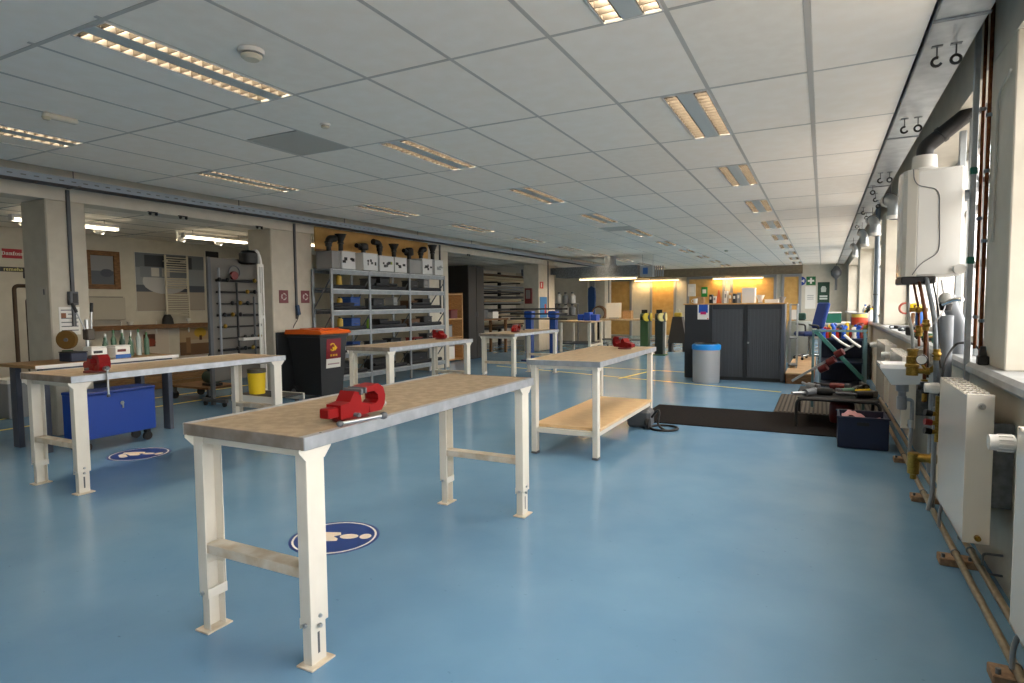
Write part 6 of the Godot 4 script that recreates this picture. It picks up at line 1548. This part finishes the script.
	for s in [-1, 1]:
		part(bc, "long_side", mb().box(V(0, 0.155, s * 0.20), V(0.42, 0.30, 0.018), 0.004), M.navy)
		part(bc, "short_side", mb().box(V(s * 0.20, 0.155, 0), V(0.018, 0.30, 0.38), 0.004), M.navy)
		part(bc, "rim", mb().box(V(0, 0.297, s * 0.205), V(0.44, 0.016, 0.03), 0.004), M.navy)
		part(bc, "hand_hole", mb().box(V(0, 0.24, s * 0.2095), V(0.10, 0.03, 0.002), 0.0), M.black)
	var cl := mb()
	var nz := FastNoiseLite.new()
	nz.seed = 3
	nz.frequency = 9.0
	var g := []
	for i in 13:
		for j in 13: g.append(V(-0.17 + i * 0.028, 0.262 + 0.05 * nz.get_noise_2d(i * 0.028, j * 0.028) + 0.04 * sin(i * 0.5), -0.17 + j * 0.028))
	for i in 12:
		for j in 12: cl.quad(g[i * 13 + j], g[i * 13 + 13 + j], g[i * 13 + 14 + j], g[i * 13 + j + 1], V(0, 1, 0))
	solo("pink_cloth", "crumpled pink cloth lying in the dark blue crate", "cloth", cl, mat("b98a93", 0.9), V(0.36, 0, -6.72))
	var pk := thing("cable_reel", "black machine part with coiled cable under the bench with timber shelf", "cable", V(-1.70, 0.0, -6.70))
	part(pk, "motor", mb().box(V(-0.12, 0.10, -0.05), V(0.26, 0.20, 0.24), 0.03), M.greyd)
	part(pk, "coil", mb().ring(V(0.16, 0.014, 0.02), 0.15, 0.013, Basis(), 24), M.black)
	part(pk, "lead", mb().tube([V(0.02, 0.12, 0), V(0.1, 0.22, 0.06), V(0.13, 0.2, 0.1), V(0.11, 0.06, 0.12), V(0.2, 0.014, 0.15)], 0.013, 8, 0.05), M.black)
	part(pk, "wheel", mb().cyl(V(-0.02, 0.06, 0.1), V(0.02, 0.06, 0.1), 0.06, -1, 14), M.rubber)

func far_bench(label: String, at: Vector3, w: float, d: float) -> void:
	var t := thing("far_workbench", label, "workbench", at, "pale benches at the far end")
	part(t, "worktop", mb().box(V(0, 0.88, 0), V(w, 0.05, d), 0.004), M.lino2)
	for sx in [-1, 1]:
		for sz in [-1, 1]: part(t, "leg", mb().box(V(sx * (w / 2 - 0.06), 0.428, sz * (d / 2 - 0.06)), V(0.07, 0.855, 0.06), 0.004), M.cream)
	for sx in [-1, 1]: part(t, "crossbar", mb().box(V(sx * (w / 2 - 0.06), 0.2, 0), V(0.05, 0.05, d - 0.18), 0.003), M.cream)
	part(t, "lower_shelf", mb().box(V(0, 0.24, 0), V(w - 0.2, 0.03, d - 0.15), 0.003), M.greyd)

func office_chair(at: Vector3) -> void:
	var t := thing("office_chair", "dark blue high-backed office chair with chrome star base", "chair", at, "", 0.5)
	part(t, "gas_lift", mb().cyl(V(0, 0.08, 0), V(0, 0.5, 0), 0.025, -1, 10), M.chrome)
	for k in 5:
		var d := V(cos(TAU * k / 5), 0, sin(TAU * k / 5))
		var a := part(t, "base_arm", mb().bar(V(0, 0.1, 0), d * 0.28 + V(0, 0.075, 0), 0.04, 0.03, 0.005), M.chrome)
		part(a, "castor", mb().cyl(d * 0.28 + V(-0.015, 0.03, 0), d * 0.28 + V(0.015, 0.03, 0), 0.03, -1, 10), M.black)
	part(t, "seat", mb().box(V(0, 0.54, 0), V(0.46, 0.09, 0.46), 0.03), mat("152a5a", 0.8))
	part(t, "backrest", mb().box(V(0.24, 0.92, 0), V(0.08, 0.56, 0.42), 0.03, Basis(V(0, 0, 1), -0.25)), mat("17357a", 0.8))
	part(t, "back_stem", mb().bar(V(0.12, 0.5, 0), V(0.22, 0.72, 0), 0.06, 0.02, 0.004), M.black)
	for s in [-1, 1]: part(t, "armrest", mb().tube([V(0.05, 0.52, s * 0.25), V(0.05, 0.72, s * 0.27), V(-0.15, 0.74, s * 0.27)], 0.018, 8, 0.04), M.black)

func _ready() -> void:
	rng.seed = 4711
	palette()
	camera_and_light()
	room()
	ceiling()
	benches()
	rack_bay()
	bin_cabinet()
	window_side()
	left_side()
	far_side()
